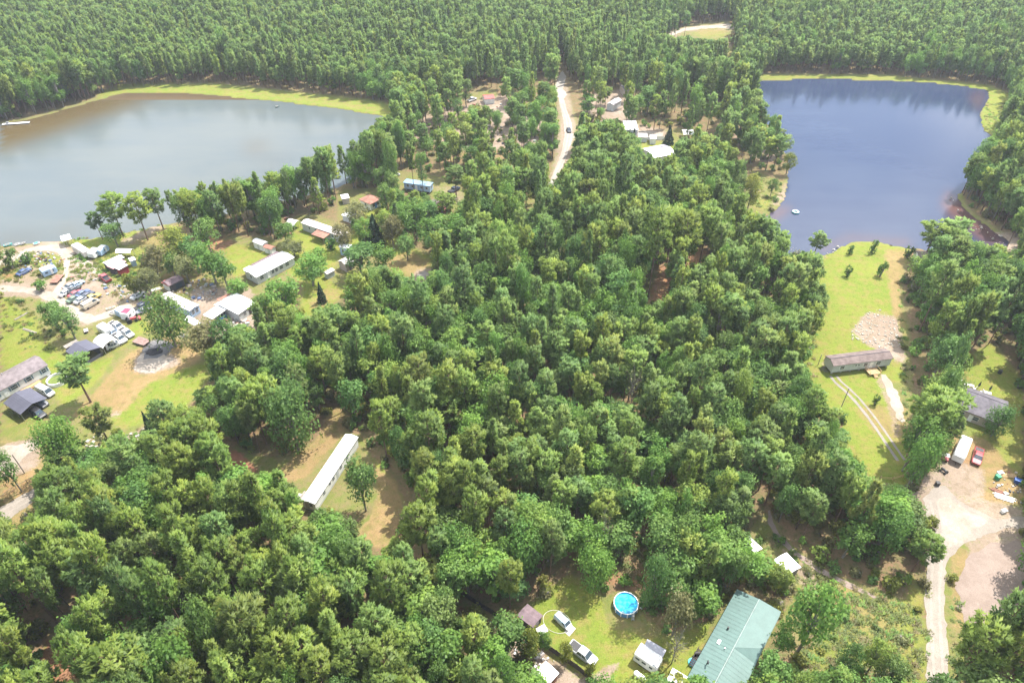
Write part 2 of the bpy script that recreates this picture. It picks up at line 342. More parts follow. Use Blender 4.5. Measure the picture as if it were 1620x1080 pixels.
RED = [
 (1.,[(355,715),(375,710),(410,745),(390,760),(360,750)]),(.62,[(1020,480),(1040,420),(1090,390),(1170,390),(1140,440),(1060,480),(1030,500)]),(.7,[(66,1000),(125,1010),(120,1085),(60,1085)]),
 (.5,[(660,860),(700,880),(740,950),(800,990),(760,1000),(690,940)]),(.5,[(1110,890),(1160,900),(1160,950),(1120,940)]),(.6,[(320,370),(380,375),(360,400),(310,400)]),(.4,[(0,690),(70,740),(60,780),(0,820)]),
 (.5,[(900,900),(960,900),(1080,900),(1100,960),(960,930)]),(.5,[(1500,720),(1545,720),(1550,790),(1500,780)]),(.5,[(0,415),(60,420),(60,450),(0,450)]),(.4,[(960,185),(1060,200),(1050,215),(960,205)]),
 (.4,[(240,420),(340,430),(330,470),(260,470)]),(.5,[(1560,860),(1622,850),(1622,960),(1540,980)]),
]
ASH = [(1.,[(222,560),(232,542),(255,535),(272,540),(275,550),(258,566),(240,570)]),(.8,[(285,525),(300,520),(300,535),(280,540)]),(.7,[(1292,582),(1308,574),(1318,590),(1304,592)])]
g_lawn, g_dry, g_sand, g_red, g_ash = (paint(p, 2) for p in (LAWN, DRY, SAND, RED, ASH))
g_wat = paint([POND_L, POND_R], 1)
DENSE_W = (1-blur(clear, 2))

def axis(fine0, fine1, step, lo, hi):
    a = list(np.arange(fine0, fine1+.01, step)); s = step
    while a[-1] < hi: s *= 1.12; a.append(a[-1]+s)
    s = step
    while a[0] > lo: s *= 1.12; a.insert(0, a[0]-s)
    return np.array(a)
xs = axis(-250, 270, 1.5, -4000, 4000); ys = axis(36, 400, 1.5, -2500, 5000)
XX, YY = np.meshgrid(xs, ys); nx, ny = len(xs), len(ys)
P0 = np.stack([XX.ravel(), YY.ravel(), np.zeros(XX.size)], 1)
px, py, zc = project(P0); infr = zc > 1
px = np.where(infr, px, -9e3); py = np.where(infr, py, -9e3)
w = look(g_wat, px, py)
# beyond the left edge of the picture the pond goes on
outl = inpoly([(p[0], p[1]) for p in POND_L], px, py) & (px < 0); w = np.where(outl, 1.0, w)
damp = look(paint([LAWN[14][1], LAWN[15][1]], 2), px, py)
ws = np.clip((w-.42)/.5, 0, 1); zz = -1.6*ws*ws*(3-2*ws)
P0[:, 2] = zz
quad = (np.arange(nx-1)[None, :] + np.arange(ny-1)[:, None]*nx).ravel()
faces = np.stack([quad, quad+1, quad+1+nx, quad+nx], 1)
me = bpy.data.meshes.new('ground')
me.vertices.add(len(P0)); me.vertices.foreach_set('co', P0.ravel())
me.loops.add(faces.size); me.loops.foreach_set('vertex_index', faces.ravel().astype(np.int32))
me.polygons.add(len(faces)); me.polygons.foreach_set('loop_start', (np.arange(len(faces))*4).astype(np.int32))
me.polygons.foreach_set('use_smooth', np.ones(len(faces), bool))
me.update(calc_edges=True)
for nm, arr in (('lawn', g_lawn), ('dry', g_dry), ('sand', g_sand), ('red', g_red), ('ash', g_ash), ('wood', DENSE_W)):
    a = me.attributes.new(nm, 'FLOAT', 'POINT'); a.data.foreach_set('value', look(arr, px, py, 1.0 if nm == 'wood' else 0.0).astype(np.float32))
m, nt, out = nodes_mat('ground_cover')
p = N(nt, 'ShaderNodeBsdfPrincipled', Roughness=.95); p.inputs['Specular IOR Level'].default_value = .1
nE = noise(nt, .75, 6, .72)
nA, nB, nC, nD = noise(nt, .06, 5, .6), noise(nt, .35, 6, .65), noise(nt, 1.6, 5, .7), noise(nt, 4.0, 3, .7)
floor_ = mixc(nt, ramp(nt, nB, .35, .65), (.20,.125,.075), (.13,.115,.05))
floor_ = mixc(nt, ramp(nt, nC, .48, .68), floor_, (.075,.095,.03))
open_ = mixc(nt, ramp(nt, nB, .38, .62), (.135,.150,.040), (.175,.145,.065)); open_ = mixc(nt, ramp(nt, nC, .5, .7), open_, (.085,.115,.028))
floor_ = mixc(nt, ramp(nt, attr(nt, 'wood'), .25, .75), open_, floor_)
def layer(base, name, ca, cb, cc, jit=.9, lo=.30, hi=.72, grain=.75):
    f = math_(nt, 'ADD', attr(nt, name), math_(nt, 'MULTIPLY', math_(nt, 'SUBTRACT', nB, .5), jit))
    f = math_(nt, 'ADD', f, math_(nt, 'MULTIPLY', math_(nt, 'SUBTRACT', nC, .5), jit*1.2))
    f = math_(nt, 'MULTIPLY', ramp(nt, f, lo, hi), ramp(nt, attr(nt, name), .02, .2))
    c = mixc(nt, ramp(nt, nA, .35, .65), ca, cb)
    c = mixc(nt, ramp(nt, nB, .42, .7), c, cc)
    c = mixc(nt, math_(nt, 'MULTIPLY', ramp(nt, nE, .50, .66), grain*.75), c, tuple(v*.52 for v in ca))
    c = mixc(nt, math_(nt, 'MULTIPLY', ramp(nt, nC, .52, .70), grain*.6), c, tuple(min(1, v*1.28) for v in cc))
    c = mixc(nt, math_(nt, 'MULTIPLY', ramp(nt, nD, .46, .62), grain*.55), c, tuple(v*.5 for v in cb))
    return mixc(nt, f, base, c)
col = layer(floor_, 'lawn', (.138,.188,.028), (.178,.205,.036), (.215,.175,.058))
col = layer(col, 'dry', (.285,.195,.095), (.24,.165,.078), (.17,.155,.050))
col = layer(col, 'red', (.31,.15,.085), (.27,.125,.07), (.25,.15,.085))
col = layer(col, 'sand', (.32,.252,.20), (.25,.19,.145), (.21,.16,.105), grain=.6)
col = layer(col, 'ash', (.055,.055,.06), (.10,.10,.105), (.20,.19,.19))
wet = nt.nodes.new('ShaderNodeSeparateXYZ'); nt.links.new(pos(nt), wet.inputs[0])
col = mixc(nt, ramp(nt, wet.outputs[2], -.22, -.42), col, (.085,.06,.032))
nt.links.new(col, p.inputs['Base Color'])
b = N(nt, 'ShaderNodeBump', Strength=.7, Distance=.35); nt.links.new(math_(nt, 'ADD', math_(nt, 'MULTIPLY', nC, .6), math_(nt, 'MULTIPLY', nD, .4)), b.inputs['Height']); nt.links.new(b.outputs[0], p.inputs['Normal'])
nt.links.new(p.outputs[0], out.inputs[0])
me.materials.append(m); go = bpy.data.objects.new('ground', me); C.objects.link(go); tag(go, kind='structure')

# ------------------------------------------------------------------ haze
hz = bpy.data.meshes.new('haze'); a_, b_ = (-4300, -2800, -2.7), (4300, 5300, 123.5)
hz.from_pydata([(x, y, z) for z in (a_[2], b_[2]) for y in (a_[1], b_[1]) for x in (a_[0], b_[0])], [], [(0,2,3,1),(4,5,7,6),(0,1,5,4),(1,3,7,5),(3,2,6,7),(2,0,4,6)]); hz.update()
hm_, nt, out = nodes_mat('haze_air'); pv = nt.nodes.new('ShaderNodeVolumePrincipled'); pv.inputs['Color'].default_value = (.86,.92,1.0,1); pv.inputs['Density'].default_value = .00015; pv.inputs['Anisotropy'].default_value = .2
nt.links.new(pv.outputs[0], out.inputs['Volume']); hz.materials.append(hm_); ho = bpy.data.objects.new('haze', hz); C.objects.link(ho); tag(ho, kind='stuff')

# ------------------------------------------------------------------ flat sheets: water, roads, paths
def outline(poly, z, step, amp, seed):
    pts = [at(x, y, z) for x, y in poly]; res = []; rr = random.Random(seed)
    ph = [rr.uniform(0, 6.28) for _ in range(6)]
    for i in range(len(pts)):
        a, b_ = pts[i], pts[(i+1) % len(pts)]; L = (b_-a).length; n = max(1, int(L/step)); nrm = Vector((-(b_-a).y, (b_-a).x, 0)).normalized()
        for k in range(n):
            q = a.lerp(b_, k/n)
            s = (math.sin(q.x*1.1+ph[0])+math.sin(q.y*1.3+ph[1])+.7*math.sin(q.x*2.9+q.y*2.1+ph[2])+rr.uniform(-1, 1)*.8)*amp*.4
            res.append(q+nrm*s)
    return res
def sheet(name, poly, z, mat, step=.8, amp=.3, seed=1, kind='structure', attrs=None, label=None):
    pts = outline(poly, z, step, amp, seed)
    tris = tessellate_polygon([pts])
    me = bpy.data.meshes.new(name); me.from_pydata([tuple(q) for q in pts], [], [tuple(t) for t in tris]); me.update()
    if me.polygons and me.polygons[0].normal.z < 0: me.flip_normals()
    me.materials.append(mat); o = bpy.data.objects.new(name, me); C.objects.link(o); tag(o, kind=kind, label=label)
    return o
def water_mat(name, deep, silt, wave=.02, shore=None, rough=.12, spec=.5):
    m, nt, out = nodes_mat(name)
    p = N(nt, 'ShaderNodeBsdfPrincipled', Roughness=rough, IOR=1.33); p.inputs['Specular IOR Level'].default_value = spec
    v = pos(nt); mp = N(nt, 'ShaderNodeMapping'); mp.inputs['Scale'].default_value = (.5, 1.6, 1); nt.links.new(v, mp.inputs[0])
    n1 = noise(nt, .012, 4, .5); n2 = noise(nt, .05, 5, .6, mp.outputs[0])
    c = mixc(nt, ramp(nt, math_(nt, 'MULTIPLY_ADD', n2, .3, math_(nt, 'MULTIPLY', n1, .7)), .38, .66), deep, silt)
    if shore: c = mixc(nt, attr(nt, 'shallow'), c, shore)
    nt.links.new(c, p.inputs['Base Color'])
    h = noise(nt, .9, 4, .6, mp.outputs[0]); b = N(nt, 'ShaderNodeBump', Strength=wave, Distance=.6); nt.links.new(h, b.inputs['Height']); nt.links.new(b.outputs[0], p.inputs['Normal'])
    nt.links.new(p.outputs[0], out.inputs[0])
    return m
def pond(name, poly, mat, x0, x1, y0, y1, shallow):
    # a grid sheet that runs a little under the banks
    gx = np.arange(x0, x1+.1, 3.0); gy = np.arange(y0, y1+.1, 3.0); X, Y = np.meshgrid(gx, gy); Z = np.full(X.shape, -.4)
    Pp = np.stack([X.ravel(), Y.ravel(), Z.ravel()], 1); qx, qy, _ = project(Pp)
    ww = [at(a, b_) for a, b_ in poly]
    keep = inpoly([(q.x, q.y) for q in ww], X, Y)
    kk = keep.copy()
    for dx in (-1, 0, 1):
        for dy in (-1, 0, 1): kk |= np.roll(np.roll(keep, dx, 1), dy, 0)
    idx = -np.ones(X.size, int); sel = np.where(kk.ravel())[0]; idx[sel] = np.arange(len(sel)); fs = []
    nxx = len(gx)
    for j in range(len(gy)-1):
        for i in range(nxx-1):
            q = [j*nxx+i, j*nxx+i+1, (j+1)*nxx+i+1, (j+1)*nxx+i]
            if all(idx[t] >= 0 for t in q): fs.append([int(idx[t]) for t in q])
    me = bpy.data.meshes.new(name); me.from_pydata(Pp[sel].tolist(), [], fs); me.update(); me.materials.append(mat)
    a = me.attributes.new('shallow', 'FLOAT', 'POINT'); a.data.foreach_set('value', look(shallow, qx[sel], qy[sel]).astype(np.float32))
    o = bpy.data.objects.new(name, me); C.objects.link(o); tag(o, kind='structure')
sh_l = blur(paint([(1.,[(-10,175),(110,150),(200,140),(250,152),(200,172),(100,205),(0,240)]),(.5,[(380,230),(425,220),(420,240),(395,245)]),(.35,[(430,250),(470,245),(400,275)]),(.35,[(0,388),(70,383),(70,368),(0,372)]),(.4,[(85,378),(130,372),(120,358),(90,362)])], 2), 5)
sh_r = blur(paint([(.8,[(1205,350),(1240,325),(1252,330),(1225,350)]),(.6,[(1300,402),(1340,380),(1440,390),(1440,380),(1340,372),(1295,395)]),(.9,[(1500,300),(1600,384),(1560,386),(1490,330)]),(.5,[(1530,150),(1562,143),(1550,180)])], 2), 2)
pond('pond_water', POND_L, water_mat('silty_pond_water', (.076,.094,.100), (.100,.112,.106), .04, (.080,.058,.025), .22, .36), -420, -40, 150, 345, sh_l)
pond('lake_water', POND_R, water_mat('dark_lake_water', (.022,.033,.070), (.036,.049,.086), .03, (.10,.05,.04)), 80, 270, 180, 400, sh_r)

def road_mat(name, a, b_, c_, tracks=False):
    m, nt, out = nodes_mat(name)
    p = N(nt, 'ShaderNodeBsdfPrincipled', Roughness=.95); p.inputs['Specular IOR Level'].default_value = .1
    nB, nC, nD = noise(nt, .25, 5, .6), noise(nt, 1.3, 5, .7), noise(nt, 7, 3, .7)
    c = mixc(nt, ramp(nt, nB, .35, .65), a, b_); c = mixc(nt, ramp(nt, nC, .5, .75), c, c_)
    nF = noise(nt, 2.6, 5, .75); c = mixc(nt, math_(nt, 'MULTIPLY', ramp(nt, nF, .52, .68), .55), c, tuple(v*.6 for v in b_)); c = mixc(nt, math_(nt, 'MULTIPLY', ramp(nt, nD, .45, .65), .45), c, tuple(v*.55 for v in b_))
    nt.links.new(c, p.inputs['Base Color'])
    b = N(nt, 'ShaderNodeBump', Strength=.5, Distance=.1); nt.links.new(nD, b.inputs['Height']); nt.links.new(b.outputs[0], p.inputs['Normal'])
    nt.links.new(p.outputs[0], out.inputs[0]); return m
GRAVEL = road_mat('pale_gravel', (.300,.262,.222), (.245,.212,.178), (.34,.30,.258))
WHITE_SAND = road_mat('white_sand', (.36,.315,.265), (.28,.235,.19), (.41,.365,.315))
DIRT = road_mat('pink_dirt', (.27,.212,.178), (.225,.173,.143), (.31,.252,.215))
CONC = road_mat('pale_concrete', (.27,.245,.22), (.22,.197,.175), (.31,.28,.25))
ASPH = road_mat('worn_pale_road', (.36,.325,.285), (.31,.277,.243), (.40,.362,.32))
sheet('gravel_road', [(1468,1110),(1466,1000),(1464,930),(1466,880),(1474,850),(1466,815),(1462,790),(1475,770),(1495,768),(1515,790),(1545,805),(1572,822),(1640,815),(1640,834),(1590,836),(1545,850),(1515,868),(1500,885),(1494,920),(1496,980),(1500,1040),(1505,1110)], .035, GRAVEL, seed=3, amp=.35)
sheet('sandy_turnaround', [(1480,795),(1500,785),(1530,806),(1560,822),(1545,838),(1520,855),(1500,868),(1486,850),(1490,825)], .06, WHITE_SAND, seed=5, amp=.5)
sheet('dirt_field', [(1532,880),(1560,862),(1610,858),(1700,862),(1700,980),(1620,975),(1585,965),(1560,985),(1530,1000),(1515,960),(1515,915)], .03, DIRT, seed=6, amp=.6, step=1.2)
sheet('gravel_lane', [(-60,812),(0,802),(30,785),(58,772),(72,772),(64,786),(35,806),(0,832),(-60,858)], .035, GRAVEL, seed=8)
sheet('sandy_verge', [(-40,712),(0,708),(40,700),(62,695),(60,706),(35,726),(20,740),(-40,755)], .03, WHITE_SAND, seed=9, amp=.6)
sheet('village_road', [(867,306),(864,302),(877,272),(889,240),(893,214),(891,190),(885,165),(882,142),(887,138),(891,152),(896,174),(905,196),(905,222),(897,246),(885,274),(875,295)], .04, ASPH, seed=10, amp=.25, step=1.2)
sheet('road_junction', [(874,150),(884,120),(890,112),(896,122),(890,140),(897,150),(890,158)], .05, ASPH, seed=11, amp=.4, step=1.5)
sheet('sandy_driveway', [(904,212),(930,206),(975,200),(1010,206),(1050,210),(1048,216),(1000,214),(960,209),(930,214),(906,219)], .045, WHITE_SAND, seed=12, amp=.3, step=1.2)
sheet('junkyard_track', [(-40,418),(0,412),(30,398),(60,389),(92,386),(104,392),(118,402),(138,409),(152,420),(168,434),(160,440),(146,430),(130,416),(112,412),(110,424),(106,438),(100,452),(93,466),(110,480),(130,492),(150,500),(168,492),(190,484),(205,480),(214,486),(190,494),(165,504),(140,513),(110,502),(88,482),(60,468),(30,462),(-40,462),(-40,450),(30,452),(62,458),(84,462),(94,448),(100,430),(102,414),(92,400),(70,396),(40,404),(0,424),(-40,430)], .035, WHITE_SAND, seed=13, amp=.35)
sheet('sandy_patch', [(222,560),(240,556),(262,563),(275,568),(268,578),(245,588),(225,590),(214,582)], .035, WHITE_SAND, seed=14, amp=.7)
def strip(name, line, width, off, z, mat, amp=.06, seed=1):
    P = [at(*q) for q in line]; lf, rt = [], []
    for i in range(len(P)):
        d = (P[min(i+1, len(P)-1)]-P[max(i-1, 0)]).normalized(); n = Vector((-d.y, d.x, 0)); c = P[i]+n*off
        lf.append(c+n*width/2); rt.append(c-n*width/2)
    poly = [tuple(float(v) for v in project(q)[:2]) for q in lf+rt[::-1]]
    return sheet(name, poly, z, mat, .5, amp, seed)
LINE = [(1318,594),(1326,604),(1340,616),(1357,633),(1376,656),(1396,684),(1412,708),(1426,728)]
for o_, s_ in ((-.85, 15), (.85, 115)): strip('wheel_track', LINE, .75 if o_ < 0 else .6, o_, .04, CONC, .06, s_)
RUT = road_mat('packed_rut', (.325,.285,.245), (.28,.245,.208), (.36,.318,.275))
for o_, s_ in ((-.75, 41), (.75, 42)):
    strip('wheel_track', [(1487,1100),(1483,1040),(1480,980),(1479,930),(1482,890),(1490,860),(1484,825),(1478,795)], .55, o_, .075, RUT, .12, s_)
    strip('wheel_track', [(-40,832),(0,812),(30,797),(60,780),(80,766)], .5, o_, .06, RUT, .1, s_+2)
    strip('wheel_track', [(868,300),(880,272),(893,242),(899,212),(896,188),(888,165)], .6, o_, .08, RUT, .1, s_+4)
sheet('worn_trail', [(1392,590),(1402,592),(1412,606),(1424,628),(1432,650),(1428,668),(1420,660),(1410,636),(1400,612)], .03, WHITE_SAND, seed=16, amp=.5)
sheet('footpath', [(1215,808),(1219,806),(1222,826),(1234,846),(1262,872),(1300,898),(1345,922),(1400,948),(1396,952),(1340,928),(1294,904),(1255,877),(1228,850),(1216,828)], .035, DIRT, seed=17, amp=.2)
sheet('arena_track', [(1056,52),(1080,45),(1110,41),(1150,38),(1168,40),(1164,46),(1140,44),(1110,46),(1080,50),(1062,58)], .05, WHITE_SAND, seed=18, amp=.8, step=2.5)
sheet('red_dirt_patch', [(360,722),(376,716),(392,728),(404,744),(392,752),(372,750),(362,738)], .03, road_mat('red_dirt', (.32,.15,.09), (.27,.12,.07), (.34,.18,.11)), seed=19, amp=.5)
sheet('ash_patch', [(224,556),(236,544),(254,537),(268,540),(272,548),(262,560),(248,567),(232,566)], .045, road_mat('grey_ash', (.10,.10,.105), (.16,.155,.155), (.07,.07,.075)), seed=20, amp=.8)
# ==PART2==
# ------------------------------------------------------------------ trees: shapes
def leaf_mesh(name, tris, mat, trunk=None, tmat=None):
    """tris: (n,3,3) corner array, tone per triangle; optional trunk MB joined as second slot"""
    T, tone, NV = tris
    g = np.cross(T[:, 1]-T[:, 0], T[:, 2]-T[:, 0]); fl = (g*NV).sum(1) < 0
    T = T.copy(); T[fl] = T[fl][:, [0, 2, 1]]
    n = len(T); v = T.reshape(-1, 3); tv = np.array(trunk.v) if trunk else np.zeros((0, 3))
    me = bpy.data.meshes.new(name)
    allv = np.concatenate([v, tv]) if len(tv) else v
    faces = [tuple(range(i*3, i*3+3)) for i in range(n)]
    if trunk: faces += [tuple(k+3*n for k in f) for f in trunk.f]
    me.from_pydata(allv.tolist(), [], faces); me.update()
    me.materials.append(mat)
    if trunk:
        me.materials.append(tmat)
        me.polygons.foreach_set('material_index', [0]*n+[1]*len(trunk.f))
    a = me.attributes.new('tone', 'FLOAT', 'FACE'); a.data.foreach_set('value', np.concatenate([tone, np.full(len(trunk.f) if trunk else 0, .5)]).astype(np.float32))
    me.polygons.foreach_set('use_smooth', [True]*n+[False]*(len(me.polygons)-n))
    vn = np.concatenate([np.repeat(NV, 3, 0), np.zeros((len(tv), 3))]) if len(tv) else np.repeat(NV, 3, 0)
    me.normals_split_custom_set_from_vertices(vn.tolist())
    return me
def unit(v): return v/np.maximum(1e-6, np.linalg.norm(v, axis=-1, keepdims=True))
def needle_tufts(cent, tone, out, r, k, rng, width=.30, up=.35, along=None):
    """each tuft: k slim triangles spreading from its centre"""
    n = len(cent); d = rng.normal(size=(n, k, 3)); d[..., 2] += up; d = d if along is None else d*.8+along[:, None, :]*1.15; d = unit(d)
    s = unit(np.cross(d, rng.normal(size=(n, k, 3))*.55+np.array([0, 0, 1.0])))
    c = cent[:, None, :]; L = r*rng.uniform(.65, 1.15, (n, k, 1))
    a = c+d*L*.12-s*L*width*.5; b = c+d*L*.55+s*L*width*.75; e = c+d*L
    T = np.stack([a, b, e], 2).reshape(-1, 3, 3)
    t = np.clip(np.repeat(tone, k)+rng.uniform(-.3, .3, n*k), 0, 1)
    nv = unit(d*.6+np.array([0, 0, .45])+out[:, None, :]*.35).reshape(-1, 3)
    return T, t, nv
def leaves(cent, nrm, tone, size, rng):
    nv = unit(unit(nrm)+rng.normal(size=nrm.shape)*.42)
    n = len(cent); nn = unit(nrm+rng.normal(size=(n, 3))*.55)
    u = unit(np.cross(nn, rng.normal(size=(n, 3)))); v = np.cross(nn, u)
    sz = size*rng.uniform(.6, 1.3, (n, 1))
    a = cent-u*sz*.5-v*sz*.28; b = cent+u*sz*.5-v*sz*.20; c = cent+u*sz*.12+v*sz*.55; d = cent-u*sz*.42+v*sz*.38
    T = np.concatenate([np.stack([a, b, c], 1), np.stack([a, c, d], 1)])
    return T, np.concatenate([tone, tone]), np.concatenate([nv, nv])
def pine(seed, Rc=3.0, H=16.0, crown0=.46, shape='round'):
    rng = np.random.default_rng(seed); tr = MB(); lean = rng.uniform(-.35, .35, 2)
    path = lambda t: (lean[0]*t*t*1.2, lean[1]*t*t*1.2, H*t*.97)
    tr.tube([path(t) for t in (0, .25, .5, .75, 1)], [.24, .19, .15, .10, .03], 6)
    cents = []; tones = []; dirs_ = []; nb = int(rng.integers(29, 35)); az = rng.uniform(0, 6.28)
    for i in range(nb):
        t = (i+.5)/nb; z = H*(crown0+(1-crown0)*t)*.97; az += 2.4+rng.normal()*.35
        if shape == 'round': prof = .62+.42*math.sin(PI*min(1, t*1.05)**.8) if t < .8 else max(.22, 1.02-(t-.8)*3.6)
        elif shape == 'flat': prof = .45+.6*t if t < .75 else .9-(t-.75)*1.6
        else: prof = max(.2, 1.0-.8*t)
        L = Rc*prof*rng.uniform(.6, 1.22); up = rng.uniform(.05, .35)+.45*t
        base = Vector(path(z/(H*.97))); d = Vector((math.cos(az), math.sin(az), up))
        tip = base+d*L; mid = base+d*L*.5+Vector((0, 0, -.12*L))
        tr.tube([base, mid, tip], [.06, .04, .015], 3, cap=False)
        k = max(4, int(L*3.0)); btone = rng.uniform(.1, .9)
        for j in range(k):
            s = .38+.62*(j+.7)/k; side = Vector((-d.y, d.x, 0))*rng.normal()*.30*L*(1.1-.4*s)
            q = base.lerp(tip, s)+side+Vector((0, 0, rng.uniform(-.1, .35)))
            cents.append(q); dirs_.append(tuple(d.normalized())); tones.append(btone+(s-.7)*.5+rng.uniform(-.2, .2))
    for j in range(5): cents.append(Vector(path(1))+Vector((rng.normal()*.35, rng.normal()*.35, rng.uniform(-.6, .4)))); tones.append(.6); dirs_.append((0, 0, 1))
    ca = np.array([tuple(c) for c in cents]); ctr = np.array([0, 0, H*(crown0+1)*.5]); out = unit((ca-ctr)*np.array([1, 1, .7]))
    T = needle_tufts(ca, np.array(tones), out, 1.05, 15, rng, along=np.array(dirs_))
    return T, tr
def broad(seed, Rc=4.5, H=14.0, nl=15, low=.2, leafn=150, size=.47, spread=1.0):
    rng = np.random.default_rng(seed); tr = MB()
    tr.tube([(0,0,0), (rng.normal()*.15, rng.normal()*.15, H*.3), (rng.normal()*.3, rng.normal()*.3, H*.7)], [.32, .24, .1], 7)
    cz, hz = H*(low+1)/2, H*(1-low)/2; CE, NR, TO = [], [], []
    for i in range(nl):
        u = rng.uniform(-1, 1) if i else .75; u = np.sign(u)*abs(u)**.8; a = i*2.4+rng.uniform(-.4, .4)
        rr = math.sqrt(max(.05, 1-u*u*.85))*Rc*.60*rng.uniform(.75, 1.1)*(1-.15*max(0, -u))
        c = np.array([math.cos(a)*rr*spread, math.sin(a)*rr*spread, cz+u*hz*.66]); lr = Rc*rng.uniform(.34, .5)
        if i: tr.tube([(0, 0, H*rng.uniform(.25, .5)), tuple(c*.6+np.array([0, 0, H*.18])), tuple(c)], [.11, .07, .02], 4, cap=False)
        nc = 15; dirs = unit(rng.normal(size=(nc, 3))+np.array([c[0]/Rc*.5, c[1]/Rc*.5, .35])); ltone = rng.uniform(.15, .8)
        for d in dirs:
            q = c+d*lr*rng.uniform(.7, 1.08)*np.array([1, 1, .82]); m_ = max(4, leafn//nc)
            off = rng.normal(size=(m_, 3))*lr*.23; CE.append(q+off); NR.append(np.repeat(d[None], m_, 0)+np.array([0, 0, .8])+off*.4)
            TO.append(np.clip(ltone+rng.uniform(-.25, .25)+rng.uniform(-.2, .2, m_), 0, 1))
    T = leaves(np.concatenate(CE), np.concatenate(NR), np.concatenate(TO), size, rng)
    return T, tr
def conifer(seed, Rc=2.2, H=9.0):
    rng = np.random.default_rng(seed); tr = MB(); tr.tube([(0,0,0), (0,0,H*.95)], [.2, .03], 6); n = 1700
    t = rng.uniform(0, 1, n)**.7; z = H*(.04+.95*(1-t)); a = rng.uniform(0, 6.28, n); lob = 1+.18*np.sin(a*5+z*2)
    r = Rc*t*lob*rng.uniform(.7, 1.05, n)
    ce = np.stack([np.cos(a)*r, np.sin(a)*r, z], 1); nr = np.stack([np.cos(a), np.sin(a), np.full(n, .5)], 1)
    return leaves(ce, nr, rng.uniform(0, 1, n), .45, rng), tr
def bare(seed, Rc=2.0, H=6.0):
    rng = np.random.default_rng(seed); tr = MB(); tr.tube([(0,0,0), (.1,0,H*.4), (.2,.1,H*.8)], [.14, .1, .03], 5)
    CE = []
    for i in range(34):
        z = H*rng.uniform(.2, .75); a = rng.uniform(0, 6.28); L = Rc*rng.uniform(.6, 1.1)
        e = Vector((math.cos(a)*L, math.sin(a)*L, z+L*rng.uniform(.4, 1))); b0 = Vector((.05, 0, z)); tr.tube([b0, b0.lerp(e, .5)+Vector((0,0,.1)), e], [.05, .035, .012], 3, cap=False)
        for j in range(3):
            s = b0.lerp(e, rng.uniform(.4, .9)); f = s+Vector((rng.normal(), rng.normal(), abs(rng.normal())))*.5; tr.tube([s, f], [.02, .008], 3, cap=False); CE.append(tuple(f))
    CE = np.array(CE); return leaves(CE, np.tile([0, 0, 1.], (len(CE), 1)), rng.uniform(0, 1, len(CE)), .3, rng), tr

PROTO = {}          # kind -> list of (crown mesh, trunk mesh, joined mesh, R, H)
def proto(kind, gen, mats, tmat, Rc, H, **kw):
    lst = PROTO.setdefault(kind, [])
    for i, (sd, mat) in enumerate(mats):
        T, tr = gen(sd, Rc=Rc, H=H, **kw)
        lst.append((leaf_mesh(kind+'_crown', T, mat), tr.mesh(kind+'_trunk', tmat), leaf_mesh(kind+'_tree', T, mat, tr, tmat), Rc, H))
proto('pine', pine, [(1, PINE_A), (2, PINE_A), (3, PINE_B), (4, PINE_B)], BARK, 3.0, 16.0)
proto('pine', pine, [(5, PINE_A), (6, PINE_B)], BARK, 3.0, 16.0, shape='flat', crown0=.5)
proto('pine', pine, [(7, PINE_B), (8, PINE_B), (9, PINE_A)], BARK, 2.6, 16.0, shape='cone', crown0=.3)
proto('broadleaf', broad, [(21, LEAF_A), (22, LEAF_B), (23, LEAF_B), (24, LEAF_A)], BARKG, 4.5, 14.0)
proto('broadleaf', broad, [(25, LEAF_A), (26, LEAF_B)], BARKG, 3.8, 15.0, low=.12, nl=17)
proto('broadleaf', broad, [(27, LEAF_A)], BARKG, 3.2, 17.0, low=.1, nl=18)
proto('broadleaf', broad, [(28, LEAF_A), (29, LEAF_B)], BARKG, 5.2, 13.0, low=.3, nl=20)
proto('yellow', broad, [(31, LEAF_Y)], BARKG, 4.5, 13.0)
proto('olive', broad, [(32, LEAF_O), (33, LEAF_O)], BARKG, 4.5, 12.0)
proto('oak', broad, [(34, LEAF_B), (35, LEAF_A)], BARKG, 6.0, 12.0, low=.1, nl=24, leafn=150, size=.46)
proto('cedar', conifer, [(41, CEDAR), (42, CEDAR)], BARK, 2.2, 9.0)
proto('dead', bare, [(51, LEAF_O)], BARKG, 2.2, 6.0)
proto('shrub', broad, [(61, LEAF_A), (62, LEAF_B), (63, LEAF_Y), (64, LEAF_O)], BARKG, 1.3, 1.8, low=.0, nl=6, leafn=60, size=.30)

def tuft(seed, mat):
    rng = np.random.default_rng(seed); n = 46; a = rng.uniform(0, 6.28, n); r = rng.uniform(0, .55, n)**.8
    b = np.stack([np.cos(a)*r, np.sin(a)*r, np.zeros(n)], 1); d = unit(np.stack([rng.normal(size=n)*.5, rng.normal(size=n)*.5, rng.uniform(.5, 1.2, n)], 1)); L = rng.uniform(.25, .7, (n, 1))
    s = unit(np.cross(d, rng.normal(size=(n, 3))))*.09
    return leaf_mesh('tuft', (np.stack([b-s, b+s, b+d*L], 1), rng.uniform(0, 1, n), unit(d*.4+np.array([0, 0, 1.]))), mat)
GRASS_G = leaf_mat('grass_blades_green', (.15,.215,.05), (.19,.22,.055)); GRASS_D = leaf_mat('grass_blades_dry', (.27,.22,.10), (.22,.20,.08))
TUFTS = [tuft(71, GRASS_G), tuft(72, GRASS_G), tuft(73, GRASS_D), tuft(74, LEAF_A)]

